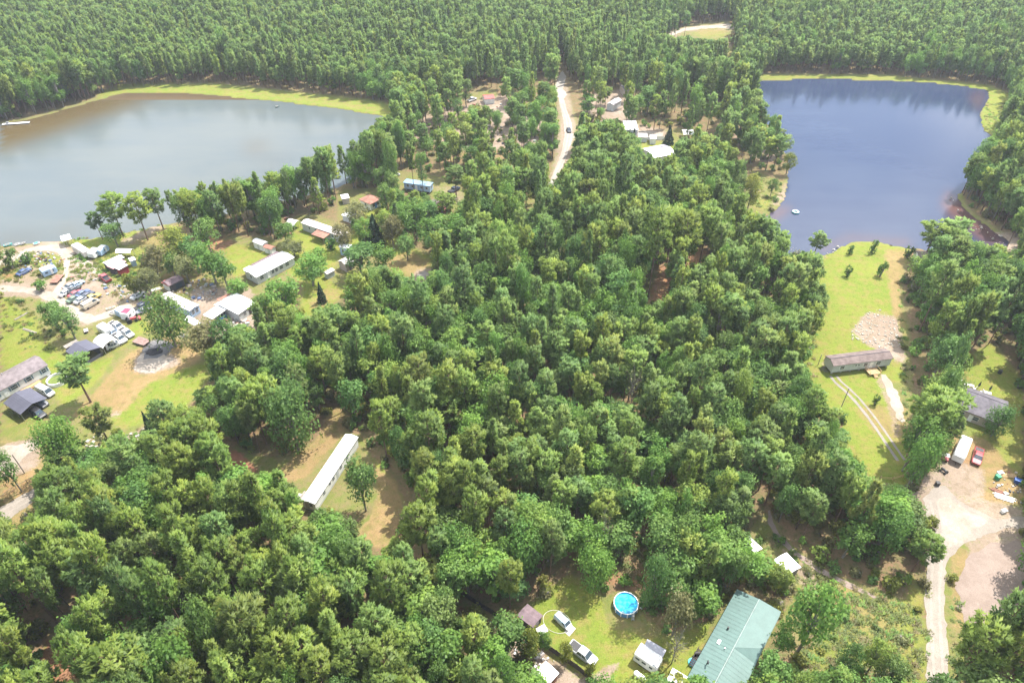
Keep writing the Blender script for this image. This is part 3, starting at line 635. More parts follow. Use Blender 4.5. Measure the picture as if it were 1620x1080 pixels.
def plant(kind, i, x, y, Rr, H, rz, label, cat, group, name):
    cr_, tk_, _, R0, H0 = PROTO[kind][i]
    t = thing(name, label, cat, (x, y, -.05), rz, group); t.scale = (Rr/R0, Rr/R0, H/H0)
    for nm, me in (('trunk', tk_), ('crown', cr_)):
        o = bpy.data.objects.new(nm, me); C.objects.link(o); o.parent = t
    return t

# ------------------------------------------------------------------ trees placed one by one (crown x, top, base, width in photo pixels)
HAND = [
 (177,311,374,34,'pine',1,'slender pine leaning on the left pond shore, the one farthest left with a bare trunk'),
 (150,338,379,20,'pine',2,'short thin pine at the water edge beside the white dock shed'),
 (175,350,390,36,'broadleaf',1,'dark bushy tree below the leaning pine on the left pond shore'),
 (216,313,380,32,'pine',0,'tall pine with a long bare trunk standing on the sandy left shore'),
 (243,302,362,30,'pine',3,'pine at the left end of the shore row, right beside the sandy strip'),
 (274,362,425,52,'yellow',0,'round yellow-green tree at the top of the junkyard'),
 (238,388,442,44,'olive',0,'thin olive coloured tree right of the red and white sheds'),
 (328,385,448,56,'broadleaf',0,'broad green tree behind the long white trailer of the junkyard'),
 (372,440,474,34,'broadleaf',4,'small upright tree left of the white house with dark windows'),
 (302,372,428,44,'broadleaf',2,'leafy tree between the yellow-green tree and the lawn of the dark windowed house'),
 (288,402,446,36,'olive',1,'small olive tree above the dark open shed'),
 (268,398,440,30,'broadleaf',1,'dark tree left of the small olive tree above the dark open shed'),
 (348,398,456,42,'broadleaf',0,'fresh green tree left of the white house with dark windows, upper one'),
 (415,468,520,44,'broadleaf',1,'dark tree at the right end of the white metal roofed house'),
 (604,384,432,42,'broadleaf',3,'round green tree at the left end of the small dry lawn'),
 (540,352,398,34,'olive',0,'olive tree right of the long pale home by the pond'),
 (705,310,352,30,'pine',0,'pine right of the bright red shed'),
 (642,372,412,32,'broadleaf',1,'dark tree on the upper edge of the small dry lawn'),
 (575,345,388,34,'broadleaf',0,'light green tree between the hip roofed house and the dark conifer'),
 (602,262,304,34,'broadleaf',1,'dark tree above the brown hip roofed house'),
 (720,265,312,30,'pine',3,'pine behind the navy pickup'),
 (322,345,400,40,'broadleaf',1,'dark tree by the red earth strip above the junkyard'),
 (205,436,470,24,'shrub',2,'yellow-green bush among the pale scrap right of the red truck'),
 (232,398,424,26,'shrub',0,'leafy bush right of the teal and white hut'),
 (40,402,416,18,'shrub',1,'dark bush in the scrap on the sandy lot, upper one'),
 (10,398,424,26,'shrub',1,'dark bush at the left edge beside the pale pond shore'),
 (62,445,460,20,'shrub',0,'green bush below the blue car on the sandy lot'),
 (448,350,388,34,'broadleaf',2,'leafy tree left of the white hoop canopy'),
 (500,392,430,34,'broadleaf',4,'tall tree above the small dark tree on the tan lawn'),
 (228,425,466,38,'olive',1,'grey-green tree at the left end of the long white junkyard trailer'),
 (256,468,548,72,'oak',0,'large spreading oak in front of the long white junkyard trailer'),
 (318,508,566,62,'olive',0,'olive tree behind the burnt ash heap'),
 (352,505,566,44,'broadleaf',1,'dark tree right of the olive tree by the ash heap'),
 (77,474,522,36,'broadleaf',5,'left half of the pair of dark trees on the sandy lot'),
 (100,484,536,40,'broadleaf',1,'right half of the pair of dark trees on the sandy lot'),
 (120,574,636,50,'pine',5,'lone leaning pine on the lawn by the round planter'),
 (445,440,512,66,'broadleaf',3,'big green tree right of the white roofed sheds with the blue wall'),
 (488,402,452,54,'broadleaf',0,'pale green tree right of the white house with dark windows'),
 (462,378,406,36,'olive',1,'straggly shrubby tree on the lawn above the white house with dark windows'),
 (522,378,394,20,'shrub',1,'round dark bush in front of the long white home by the pond'),
 (567,385,436,58,'broadleaf',1,'dark tree right of the small blue shed'),
 (563,322,356,42,'olive',0,'olive tree left of the house with the brown hip roof'),
 (590,338,386,30,'cedar',0,'dark pointed conifer below the house with the brown hip roof'),
 (655,318,380,50,'broadleaf',3,'dense round tree in front of the long pale blue home'),
 (618,340,394,34,'olive',1,'reddish olive tree beside the dark pointed conifer'),
 (685,342,402,54,'broadleaf',0,'round tree above the small dry lawn'),
 (608,288,338,26,'broadleaf',5,'green tree at the left end of the long pale blue home'),
 (505,445,478,16,'cedar',1,'small dark tree on the lawn beside the little white shed'),
 (85,662,742,66,'oak',1,'spreading tree at the lower edge of the left lawn, by the pale verge'),
 (155,648,712,44,'pine',4,'flat topped pine over the sandy bank below the left lawn'),
 (104,702,748,44,'pine',0,'bright green round pine in front of the spreading tree by the left lawn'),
 (228,650,682,14,'cedar',0,'narrow dark young tree at the lower right corner of the left lawn'),
 (256,640,700,36,'pine',2,'loose pine right of the narrow dark young tree by the left lawn'),
 (205,715,752,44,'yellow',0,'yellow leaved tree among white rubble below the left lawn'),
 (2,712,778,34,'broadleaf',1,'dark bush at the left edge of the picture beside the leaning pole'),
 (452,612,712,86,'oak',0,'very large round oak left of the long white home in the clearing'),
 (566,722,808,52,'broadleaf',2,'willow-like tree standing against the side of the long white home in the clearing'),
 (1398,416,437,15,'shrub',0,'leaning young tree on the field by the dark lake, right of the others'),
 (1384,381,400,14,'shrub',1,'young tree nearest the dark lake shore on the field'),
 (1347,389,402,12,'shrub',1,'small dark young tree at the upper left of the field by the dark lake'),
 (1344,421,437,13,'shrub',1,'round young tree at the left of the field by the dark lake'),
 (1440,391,408,17,'shrub',1,'dark bush at the upper right corner of the field'),
 (1295,370,406,24,'pine',3,'lone small pine on the corner of the dark lake and the field'),
 (1388,625,640,11,'shrub',1,'single dark bush in the grass below the pale mobile home'),
 (1588,645,690,44,'oak',0,'dome shaped dark tree in front of the grey roofed house'),
 (1481,622,704,60,'pine',0,'large yellow-green pine covering the left end of the grey roofed house'),
 (1462,655,745,52,'broadleaf',0,'tall tree between the field and the white camper van'),
 (1474,700,762,44,'broadleaf',1,'dark tree at the edge of the sandy parking lot'),
 (1592,948,1068,50,'pine',5,'leaning pine with open crown by the dirt field at the lower right'),
 (1556,992,1092,58,'pine',1,'thick pine beside the gravel road at the bottom right'),
 (1615,990,1100,50,'pine',4,'pine at the right edge of the picture by the dirt field'),
 (1350,1022,1068,40,'oak',0,'dark dome shaped tree on the grass left of the gravel road'),
 (1394,1016,1066,44,'broadleaf',0,'bright tree right of the dark dome shaped tree'),
 (1300,925,1035,80,'broadleaf',3,'wide tree right of the green roofed house'),
 (1245,985,1040,40,'broadleaf',0,'small tree touching the right corner of the green roof'),
 (1225,1040,1100,56,'broadleaf',5,'dense bushy tree at the right eave of the green roof near the bottom'),
 (1420,1040,1085,44,'broadleaf',1,'green tree at the bottom, left of the gravel road'),
 (945,868,930,64,'oak',1,'round oak casting a dark shadow on the lawn above the white van'),
 (1040,880,960,52,'oak',0,'dense tree right of the round blue pool'),
 (1078,935,1005,54,'olive',1,'olive tree between the pool and the green roof'),
 (1072,1002,1050,36,'dead',0,'low bare grey tree beside the white camper trailer'),
 (838,1000,1040,40,'yellow',0,'yellow-green tree at the dark fence below the brown shed'),
 (860,1000,1030,26,'broadleaf',0,'small green tree next to the white table by the brown shed'),
 (895,1018,1048,26,'yellow',0,'small yellowing tree between the dark fence and the silver pickup'),
 (934,1050,1072,18,'shrub',2,'bright lime bush in front of the silver pickup'),
 (958,812,882,26,'dead',0,'grey dead tree in the wood above the round blue pool'),
 (1098,822,880,24,'dead',0,'grey bare tree in the wood left of the ragged shack'),
 (1003,580,660,26,'dead',0,'brownish bare tree in the middle of the dense wood'),
 (640,800,868,22,'dead',0,'bare grey tree at the right edge of the dry clearing'),
 (1003,200,250,14,'cedar',0,'pointed dark conifer beside the yellow lawn, right of the village road'),
 (918,203,250,20,'cedar',1,'broad dark conifer at the edge of the village road'),
 (1060,198,228,18,'cedar',0,'dark conifer behind the white roof by the yellow lawn'),
 (1085,218,258,28,'olive',0,'olive tree right of the white roof by the yellow lawn'),
 (1108,216,250,22,'broadleaf',1,'dark round tree right of the olive tree by the white roof'),
 (1040,335,470,40,'pine',0,'tall pine with a bare reddish trunk at the left of the red forest clearing'),
 (1085,338,448,40,'pine',1,'wide pine at the upper right of the red forest clearing'),
 (1118,330,428,40,'pine',4,'flat crowned pine right of the red forest clearing'),
 (1250,242,276,24,'yellow',0,'yellow-green tree on the point of the dark lake shore'),
 (1192,275,335,32,'yellow',0,'yellow pine-like tree on the grassy shore of the dark lake'),
 (1224,282,310,18,'broadleaf',1,'dark small tree on the grassy shore of the dark lake'),
 (1478,356,412,44,'pine',4,'flat crowned pine at the dark lake in front of the brown roof'),
 (1508,352,410,44,'pine',5,'tall open pine right of the flat crowned pine at the dark lake'),
]
hand_pts = []
KCAT = {'pine':('pine_tree','pine tree'),'broadleaf':('broadleaf_tree','broadleaf tree'),'yellow':('broadleaf_tree','broadleaf tree'),'olive':('broadleaf_tree','broadleaf tree'),'oak':('oak_tree','oak tree'),'cedar':('conifer_tree','conifer tree'),'dead':('bare_tree','bare tree'),'shrub':('bush','bush')}
rng_h = random.Random(5)
for cx, yt, yb, wpx, kind, i, label in HAND:
    b0 = at(cx, yb); H = 5.0
    for _ in range(40):
        yy = float(project((b0.x, b0.y, H))[1]); H *= ((yb-yt)/max(1, yb-yy))**.9; H = min(max(H, .8), 30)
    zc_ = float(project((0, b0.y, H*.72))[2]); x = (cx-810)*zc_/FPX; Rr = wpx/2*zc_/FPX
    nm, cat = KCAT[kind]
    plant(kind, i, x, b0.y, Rr, H, rng_h.uniform(0, 6.28), label, cat, None, nm); hand_pts.append((x, b0.y, Rr))
hand_pts = np.array(hand_pts)

# ------------------------------------------------------------------ the woods
def region(x, y):
    if y < 135 and x < 1040: return 'far wood behind the pale pond'
    if y < 130: return 'far wood behind the dark lake'
    if x > 1430 and y < 420: return 'wood right of the dark lake'
    if x > 1400: return 'wood right of the grassy field'
    if y > 780 and x < 760: return 'dense wood in the lower left corner'
    if x < 420 and y > 640: return 'wood below the left lawn'
    if y < 330 and x < 640: return 'tree row along the pale pond'
    if y < 330 and x < 890: return 'trees left of the village road'
    if y < 300: return 'trees between village road and lake'
    if y > 780: return 'wood around the lower yards'
    if x < 700: return 'wood right of the left lawn'
    if x > 1120: return 'wood left of the grassy field'
    return 'dense wood in the middle'
LANDMARKS = [('long white mobile home',(523,740)),('pale grey mobile home',(1365,580)),('green roofed house',(1155,1020)),('grey roofed house',(1550,640)),('round blue pool',(990,956)),('brown roofed shed',(838,978)),
 ('left lawn',(230,610)),('white metal roofed house',(378,485)),('small dry lawn',(640,415)),('pale blue home',(660,287)),('red forest clearing',(1050,460)),('gravel road',(1482,960)),('sandy parking lot',(1510,780)),('footpath',(1260,880)),('ragged white shack',(1192,860)),
 ('dry clearing',(610,820)),('pale gravel lane',(35,800)),('bottom left corner',(0,1080)),('bottom picture edge',(350,1085)),('dark wooden fence',(760,965)),('bottom right corner',(1620,1080)),('dark lake shore',(1230,385)),('rail fence of the field',(1412,757)),
 ('village road',(895,230)),('pale pond shore',(430,300)),('middle of the picture',(810,540)),('broken concrete heap',(1385,525)),('left picture edge',(0,930)),('round oak of the clearing',(455,690)),('red dirt patch',(385,738)),('lower yard lawn',(930,1000)),('right lake bank',(1560,330))]
LM = [(n_, at(*p_)) for n_, p_ in LANDMARKS]
def locate(x, y):
    n_, p_ = min(LM, key=lambda l: (l[1].x-x)**2+(l[1].y-y)**2); dx, dy = x-p_.x, y-p_.y; d = math.hypot(dx, dy)
    w_ = 'just' if d < 9 else ('close' if d < 16 else ('well' if d < 26 else 'far'))
    a = math.degrees(math.atan2(dy, dx)) % 360
    s_ = ['right of','above and right of','above','above and left of','left of','below and left of','below','below and right of'][int((a+22.5)//45) % 8]
    return w_+' '+s_+' the '+n_
cand = []
y = 38.0
while y < 680:
    stp = 3.9 if y < 240 else 3.1
    hw = (y*.80+75)*1.03+18
    xx = np.arange(-hw, hw, stp); xx = xx+RNG.uniform(-.42, .42, len(xx))*stp; yy = y+RNG.uniform(-.42, .42, len(xx))*stp
    cand.append(np.stack([xx, yy], 1)); y += stp
cand = np.concatenate(cand); nC_ = len(cand)
bx, by, _ = project(np.concatenate([cand, np.zeros((nC_, 1))], 1))
nz1 = np.sin(cand[:, 0]*.043+1)*np.sin(cand[:, 1]*.051+2)+.6*np.sin(cand[:, 0]*.11+cand[:, 1]*.09)+.3*RNG.normal(size=nC_)
far = by < 150
pp = np.where(far, .86, .60); pp = np.where((bx > 1420) & (by < 800), .5, pp); pp = np.where((by > 760) & (bx < 760), .62, pp); pp = np.where((by > 820) & (bx > 800), .35, pp)
pp = np.where((by < 330) & (by > 130) & (bx > 600) & (bx < 1250), .68, pp); pp = np.where((bx > 560) & (bx < 1000) & (by > 520) & (by < 720), .42, pp)
is_pine = RNG.uniform(size=nC_) < pp+.22*nz1
Hh = np.where(is_pine, RNG.normal(17.0, 2.1, nC_), RNG.normal(15.0, 2.6, nC_))
Rr = np.where(is_pine, RNG.normal(2.3, .42, nC_), RNG.normal(3.2, .75, nC_))
Hh = np.where(far, Hh*.9, Hh)*(1+.09*np.sin(cand[:, 0]*.021+cand[:, 1]*.033+1)+.07*np.sin(cand[:, 0]*.047-cand[:, 1]*.029)); Rr = np.where(far, np.where(is_pine, Rr*.74, Rr*.72), Rr)
emg = RNG.uniform(size=nC_); Hh = np.where(emg > .93, Hh*1.17, np.where(emg < .12, Hh*.72, Hh)); Hh = np.clip(Hh, 7, 24); Rr = np.clip(Rr, 1.3, 5.0)
keep = RNG.uniform(size=nC_) < np.where(far, .93, .86)
keep &= ~((look(SPARSE, bx, by) > .5) & (RNG.uniform(size=nC_) > .19))
wpoly = [[(q.x, q.y) for q in (at(a, b_) for a, b_ in P)] for P in (POND_L, POND_R)]
for P in wpoly: keep &= ~inpoly(P, cand[:, 0], cand[:, 1])
keep &= look(clear, bx, by) < .5
keep &= look(NOBASE, bx, by) < .5
def blocked(Hs):
    bad = np.zeros(nC_); m_ = np.where(is_pine, .62, .5)
    for dx, dy, hz, wgt in ((0,0,.97,2),(-.8,0,.7,1),(.8,0,.7,1),(0,-.6,.5,1),(0,0,.75,2),(-.7,0,.5,1),(.7,0,.5,1)):
        q = np.stack([cand[:, 0]+dx*Rr, cand[:, 1]+dy*Rr, Hs*hz], 1); ax, ay, _ = project(q)
        bad += wgt*(look(clear, ax, ay) > .5)
    return bad >= 2
H1 = Hh.copy(); b1 = blocked(H1)
for f in (.78, .58, .42):
    H1 = np.where(b1, Hh*f, H1); Rr = np.where(b1, Rr*.9, Rr); b1 = blocked(H1)
keep &= ~b1
SUNLIT = paint([[(470,690),(545,648),(572,690),(560,760),(515,812),(440,775),(440,740)],[(585,740),(635,790),(620,860),(575,850)],[(860,985),(930,965),(1015,990),(1060,1020),(1085,1080),(860,1080)],[(1090,1080),(1155,950),(1228,987),(1190,1080)],
  [(1300,410),(1440,395),(1425,480),(1440,600),(1420,720),(1330,650),(1290,600)],[(1475,780),(1530,720),(1600,790),(1500,880),(1470,850)],[(1470,880),(1500,880),(1500,1080),(1468,1080)],[(1174,845),(1212,860),(1262,890),(1245,912),(1190,875)],
  [(630,276),(690,285),(720,310),(690,300)],[(880,150),(912,200),(890,280),(866,300)],[(0,400),(100,395),(330,470),(330,600),(200,680),(0,690)],[(1525,610),(1600,640),(1600,760),(1500,760)],[(0,700),(70,700),(60,800),(0,830)],[(380,400),(470,400),(470,440),(400,440)],[(1250,880),(1440,950),(1440,1060),(1300,1000)]], 0)
for fr in (.55, .8):
    off = -np.array([SUN.x, SUN.y])/SUN.z; q = np.concatenate([cand+off[None, :]*(H1*fr)[:, None], np.zeros((nC_, 1))], 1); ax, ay, _ = project(q)
    keep &= ~((look(SUNLIT, ax, ay) > .5) & (RNG.uniform(size=nC_) < .8))
for hx, hy, hr in hand_pts: keep &= (cand[:, 0]-hx)**2+(cand[:, 1]-hy)**2 > (hr*.8+1.0)**2
sel = np.where(keep)[0]
topx, topy, dep = project(np.stack([cand[:, 0], cand[:, 1], H1*.7], 1))
inview = (topx > -20) & (topx < 1640) & (topy > -15) & (topy < 1100)
show = Rr*H1/dep**2*inview
nprot = {'pine': len(PROTO['pine']), 'broadleaf': len(PROTO['broadleaf'])}
kind_i = np.where(is_pine, RNG.integers(0, nprot['pine'], nC_), RNG.integers(0, nprot['broadleaf'], nC_))
warm_side = ((bx < 760) & (by > 640)) | (by > 860)
def pick_pine(n_, warm, farr):
    opts = np.where(warm, RNG.choice([0,1,4,8,2,5,0,1], n_), np.where(farr, RNG.choice([6,2,3,2,3,7,6,2,8], n_), RNG.choice([0,1,2,3,4,5,2,3,8,7], n_)))
    return opts
kind_i = np.where(is_pine, pick_pine(nC_, warm_side, far), kind_i)
rot = RNG.uniform(0, 6.28, nC_)
LOOKS = {('pine',0):'tufted yellow-green pine',('pine',1):'tufted yellow-green pine',('pine',2):'tufted blue-green pine',('pine',3):'tufted blue-green pine',('pine',4):'flat topped yellow-green pine',('pine',5):'flat topped blue-green pine',('pine',6):'pointed blue-green pine',('pine',7):'pointed blue-green pine',('pine',8):'pointed yellow-green pine',
 ('broadleaf',0):'round fresh green broadleaf tree',('broadleaf',1):'round dark green broadleaf tree',('broadleaf',2):'round dark green broadleaf tree',('broadleaf',3):'round fresh green broadleaf tree',('broadleaf',4):'tall fresh green broadleaf tree',('broadleaf',5):'tall dark green broadleaf tree',('broadleaf',6):'narrow fresh green broadleaf tree',('broadleaf',7):'spreading fresh green broadleaf tree',('broadleaf',8):'spreading dark green broadleaf tree'}
done = set()
for kd, msk, lim in (('pine', is_pine, 285), ('broadleaf', ~is_pine, 245)):
    s_ = [i for i in sel if msk[i] and show[i] > 0]; s_.sort(key=lambda i: -show[i])
    for i in s_[:lim]:
        done.add(int(i)); rg = region(float(topx[i]), float(topy[i])); lk = LOOKS[(kd, int(kind_i[i]))]
        lab = ('tall ' if H1[i] > (19.3 if kd == 'pine' else 17.2) else 'low ' if H1[i] < (15.0 if kd == 'pine' else 13.0) else '')+lk.replace('tall ', '').replace('broadleaf ', '')+' '+locate(float(cand[i, 0]), float(cand[i, 1])); nm, cat = KCAT[kd]
        plant(kd, int(kind_i[i]), float(cand[i, 0]), float(cand[i, 1]), float(Rr[i]), float(H1[i]), float(rot[i]), lab, cat, lab, nm)

def scatter(name, coll_name, meshes, pts, idx, rotz, scl, label):
    """one object of kind stuff: its points carry the trees"""
    pc = bpy.data.collections.new(coll_name)
    for me in meshes:
        o = bpy.data.objects.new(coll_name, me); pc.objects.link(o)
    order = sorted(o.name for o in pc.objects); assert order == [o.name for o in pc.objects]
    me = bpy.data.meshes.new(name); me.from_pydata(pts.tolist(), [], [])
    a = me.attributes.new('pick', 'INT', 'POINT'); a.data.foreach_set('value', idx.astype(np.int32))
    a = me.attributes.new('turn', 'FLOAT_VECTOR', 'POINT'); a.data.foreach_set('vector', np.stack([rotz*0, rotz*0, rotz], 1).astype(np.float32).ravel())
    a = me.attributes.new('size', 'FLOAT_VECTOR', 'POINT'); a.data.foreach_set('vector', scl.astype(np.float32).ravel())
    o = bpy.data.objects.new(name, me); C.objects.link(o); tag(o, label=label, kind='stuff')
    ng = bpy.data.node_groups.new(name+'_nodes', 'GeometryNodeTree')
    ng.interface.new_socket('Geometry', in_out='INPUT', socket_type='NodeSocketGeometry'); ng.interface.new_socket('Geometry', in_out='OUTPUT', socket_type='NodeSocketGeometry')
    gi = ng.nodes.new('NodeGroupInput'); gout = ng.nodes.new('NodeGroupOutput')
    ci = ng.nodes.new('GeometryNodeCollectionInfo'); ci.inputs['Collection'].default_value = pc; ci.inputs['Separate Children'].default_value = True; ci.inputs['Reset Children'].default_value = True
    ip = ng.nodes.new('GeometryNodeInstanceOnPoints'); ip.inputs['Pick Instance'].default_value = True
    def na(nm, dt):
        n = ng.nodes.new('GeometryNodeInputNamedAttribute'); n.data_type = dt; n.inputs['Name'].default_value = nm; return n.outputs[0]
    L_ = ng.links.new
    L_(gi.outputs[0], ip.inputs['Points']); L_(ci.outputs[0], ip.inputs['Instance']); L_(na('pick', 'INT'), ip.inputs['Instance Index'])
    L_(na('turn', 'FLOAT_VECTOR'), ip.inputs['Rotation']); L_(na('size', 'FLOAT_VECTOR'), ip.inputs['Scale']); L_(ip.outputs[0], gout.inputs[0])
    md = o.modifiers.new('scatter', 'NODES'); md.node_group = ng
    return o
for kd, msk, lab in (('pine', is_pine, 'far pine trees of the woods closing into one canopy'), ('broadleaf', ~is_pine, 'far broadleaf trees mixed into the pine woods')):
    s_ = np.array([i for i in sel if msk[i] and int(i) not in done])
    R0 = np.array([p_[3] for p_ in PROTO[kd]]); H0 = np.array([p_[4] for p_ in PROTO[kd]]); ki = kind_i[s_]
    scl = np.stack([Rr[s_]/R0[ki], Rr[s_]/R0[ki], H1[s_]/H0[ki]], 1)
    scatter(kd+'_forest', kd+'_forest_tree', [p_[2] for p_ in PROTO[kd]], np.concatenate([cand[s_], np.full((len(s_), 1), -.05)], 1), ki, rot[s_], scl, lab)
# undergrowth and weeds
nU = 9000
uy = RNG.uniform(40, 330, nU); ux = RNG.uniform(-1, 1, nU)*(uy*.8+90)
qx, qy, _ = project(np.stack([ux, uy, np.zeros(nU)], 1))
wd = look(DENSE_W, qx, qy, 1.0); okw = np.ones(nU, bool)
for P in wpoly: okw &= ~inpoly(P, ux, uy)
okw &= (wd > .75) & (look(NOBASE, qx, qy) < .5); s_ = np.where(okw)[0]
ki = RNG.integers(0, 4, len(s_)); ss = RNG.uniform(.5, 1.5, len(s_)); scl = np.stack([ss, ss, ss*RNG.uniform(.7, 1.5, len(s_))], 1)
scatter('undergrowth', 'undergrowth_shrub', [p_[2] for p_ in PROTO['shrub']], np.stack([ux[s_], uy[s_], np.zeros(len(s_))], 1), ki, RNG.uniform(0, 6, len(s_)), scl, 'low shrubs growing under the trees')
WEEDY = paint([(1.,[(1225,850),(1310,905),(1400,940),(1450,960),(1462,1080),(1250,1080),(1270,1000),(1240,930)]),(.6,[(0,395),(60,400),(100,420),(90,450),(20,445),(0,440)]),(.7,[(110,405),(170,395),(230,410),(240,450),(190,470),(150,440),(110,470)]),(.5,[(1195,270),(1245,300),(1225,335),(1180,325)]),
  (.5,[(960,860),(1230,850),(1240,930),(1150,960),(1000,930)]),(.35,[(120,690),(200,690),(310,640),(310,660),(180,750),(110,760)]),(.4,[(1285,440),(1310,480),(1285,560),(1290,640),(1270,640),(1265,500)]),(.35,[(1420,400),(1445,560),(1440,700),(1425,640)]),(.3,[(0,455),(60,480),(120,540),(60,560),(0,520)]),
  (.5,[(1460,930),(1470,930),(1475,1080),(1455,1080)]),(.5,[(1500,900),(1512,900),(1525,1080),(1508,1080)]),(.4,[(1170,400),(1290,400),(1290,440),(1200,440)]),(.4,[(95,372),(250,352),(252,358),(110,385)]),(.35,[(1555,140),(1600,150),(1575,210),(1552,205)]),(.3,[(190,150),(600,185),(600,189),(190,155)])], 1)
nU = 90000; uy = RNG.uniform(50, 340, nU); ux = RNG.uniform(-1, 1, nU)*(uy*.8+70); qx, qy, _ = project(np.stack([ux, uy, np.zeros(nU)], 1))
okw = RNG.uniform(size=nU) < look(WEEDY, qx, qy)*1.1
for P in wpoly: okw &= ~inpoly(P, ux, uy)
s_ = np.where(okw)[0]; ss = RNG.uniform(.5, 1.5, len(s_))*RNG.uniform(.6, 1.3, len(s_)); ki = RNG.choice([0, 1, 2, 3, 0, 1], len(s_)); scl = np.stack([ss, ss, ss*RNG.uniform(.5, 1.2, len(s_))], 1)
scatter('weeds', 'weed_clump', TUFTS, np.stack([ux[s_], uy[s_], np.zeros(len(s_))], 1), ki, RNG.uniform(0, 6, len(s_)), scl, 'weeds and tall grass on rough ground')
s2 = s_[RNG.uniform(size=len(s_)) < .035]; ki = RNG.choice([0, 2, 3, 1], len(s2)); ss = RNG.uniform(.3, 1.0, len(s2))
scatter('scrub', 'scrub_bush', [p_[2] for p_ in PROTO['shrub']], np.stack([ux[s2]+.3, uy[s2], np.zeros(len(s2))], 1), ki, RNG.uniform(0, 6, len(s2)), np.stack([ss*RNG.uniform(.7, 1.7, len(s2)), ss, ss*RNG.uniform(.6, 1.2, len(s2))], 1), 'low scrub bushes on rough ground')
print('trees', len(sel), 'pines', int(is_pine[sel].sum()), 'individual', len(done))
# ==PART3==
# ------------------------------------------------------------------ buildings
WHITE_METAL = ribbed_mat('white_metal_roof', (.74,.74,.73), .6, 0)
WHITE_ROOF = paint_mat('white_coated_roof', (.76,.75,.73), .6, .1, .3, 0, (.45,.40,.36), .25)
PINK_ROOF = paint_mat('pinkish_white_roof', (.55,.50,.47), .6, .12, .35, 0, (.42,.34,.30), .35)
BLUE_ROOF = ribbed_mat('pale_blue_roof', (.22,.34,.46), .6, 0)
GREEN_ROOF = paint_mat('pale_green_metal_roof', (.088,.152,.138), .6, .1, .6, 0, (.15,.19,.175), .2)
SLATE = ribbed_mat('slate_metal_roof', (.085,.085,.115), .5, 1, rough=.5, var=.15, dirt=(.16,.15,.17))
SH_BROWN = shingle_mat('brown_shingles', (.165,.128,.118)); SH_GREY = shingle_mat('grey_shingles', (.12,.11,.125)); SH_TAUPE = shingle_mat('taupe_shingles', (.19,.16,.165))
SH_RED = shingle_mat('red_brown_shingles', (.30,.155,.115)); SH_PURP = shingle_mat('dull_purple_brown_roof', (.17,.125,.135))
RUST = paint_mat('rusty_sheet', (.30,.14,.10), .8, .35, .9, 0, (.16,.08,.06), .5); RED_MET = ribbed_mat('faded_red_metal', (.42,.10,.09), .5, 0)
W_WHITE = ribbed_mat('white_siding', (.72,.72,.71), .25, 2, dirt=(.4,.37,.33)); W_GREY = ribbed_mat('pale_grey_siding', (.50,.52,.53), .25, 2, dirt=(.3,.28,.26))
W_BLUE = paint_mat('blue_siding', (.07,.22,.50), .6); W_LBLUE = ribbed_mat('light_blue_siding', (.34,.47,.64), .25, 2); W_RED = paint_mat('dark_red_wall', (.26,.035,.045), .6)
W_TAN = ribbed_mat('tan_siding', (.40,.345,.30), .25, 2); W_DARK = paint_mat('dark_wall', (.06,.055,.06), .8); W_PINK = paint_mat('pinkish_wall', (.45,.36,.34), .8)
WOOD = paint_mat('new_wood', (.48,.32,.16), .8, .25, 2); WOODG = paint_mat('grey_wood', (.26,.23,.20), .9, .3, 2); WOODD = paint_mat('dark_stained_wood', (.06,.05,.05), .9, .35, 1.5, 0, (.12,.10,.09), .4)
TRIM = paint_mat('white_trim', (.78,.78,.77), .5, .05); GLASS = glass_mat(); BLACK = paint_mat('black_plastic', (.03,.03,.032), .6); PIERM = paint_mat('concrete_block', (.36,.35,.33), .9)
SHUT = paint_mat('blue_grey_shutter', (.12,.19,.25), .6); STEEL = paint_mat('galvanised_steel', (.45,.46,.47), .4, .1, 1, .6)

def local_frame(A, B, D, ze):
    a, b_, d_ = at(*A, ze), at(*B, ze), at(*D, ze); u = b_-a; L = u.length; u.normalize(); n = Vector((-u.y, u.x, 0)); Wd = (d_-a).dot(n)
    if Wd < 0: u = -u; n = -n; Wd = -Wd; a, b_ = b_, a
    c = (a+b_)/2+n*Wd/2
    return Vector((c.x, c.y, 0)), math.atan2(u.y, u.x), L, Wd
def roof_mb(L, W, ze, rise, kind, ro=0.0, th=.14):
    mb = MB(); h = W/2
    if kind == 'gable': top = [(-h, ze), (ro*h, ze+rise), (h, ze)]
    elif kind == 'shed': top = [(-h, ze), (h, ze+rise)]
    elif kind == 'curved': top = [(-h+W*k/8, ze+rise*math.sin(PI*k/8)**.8) for k in range(9)]
    if kind != 'hip':
        prof = top+[(y, z-th) for y, z in top[::-1]]
        return mb.prism_x(prof, -L/2, L/2)
    r_ = max(L/2-h, .3); v = [(-L/2,-h,ze),(L/2,-h,ze),(L/2,h,ze),(-L/2,h,ze),(-r_,0,ze+rise),(r_,0,ze+rise)]
    v += [(x, y, z-th) for x, y, z in v[:4]]
    return mb.add(v, [(0,1,5,4),(1,2,5),(2,3,4,5),(3,0,4),(9,8,7,6),(0,6,7,1),(1,7,8,2),(2,8,9,3),(3,9,6,0)])
def place(face, u, hx, hy):
    return {'f': (u*hx, -hy, 0), 'b': (u*hx, hy, 0), 'r': (hx, u*hy, PI/2), 'l': (-hx, u*hy, PI/2)}[face]
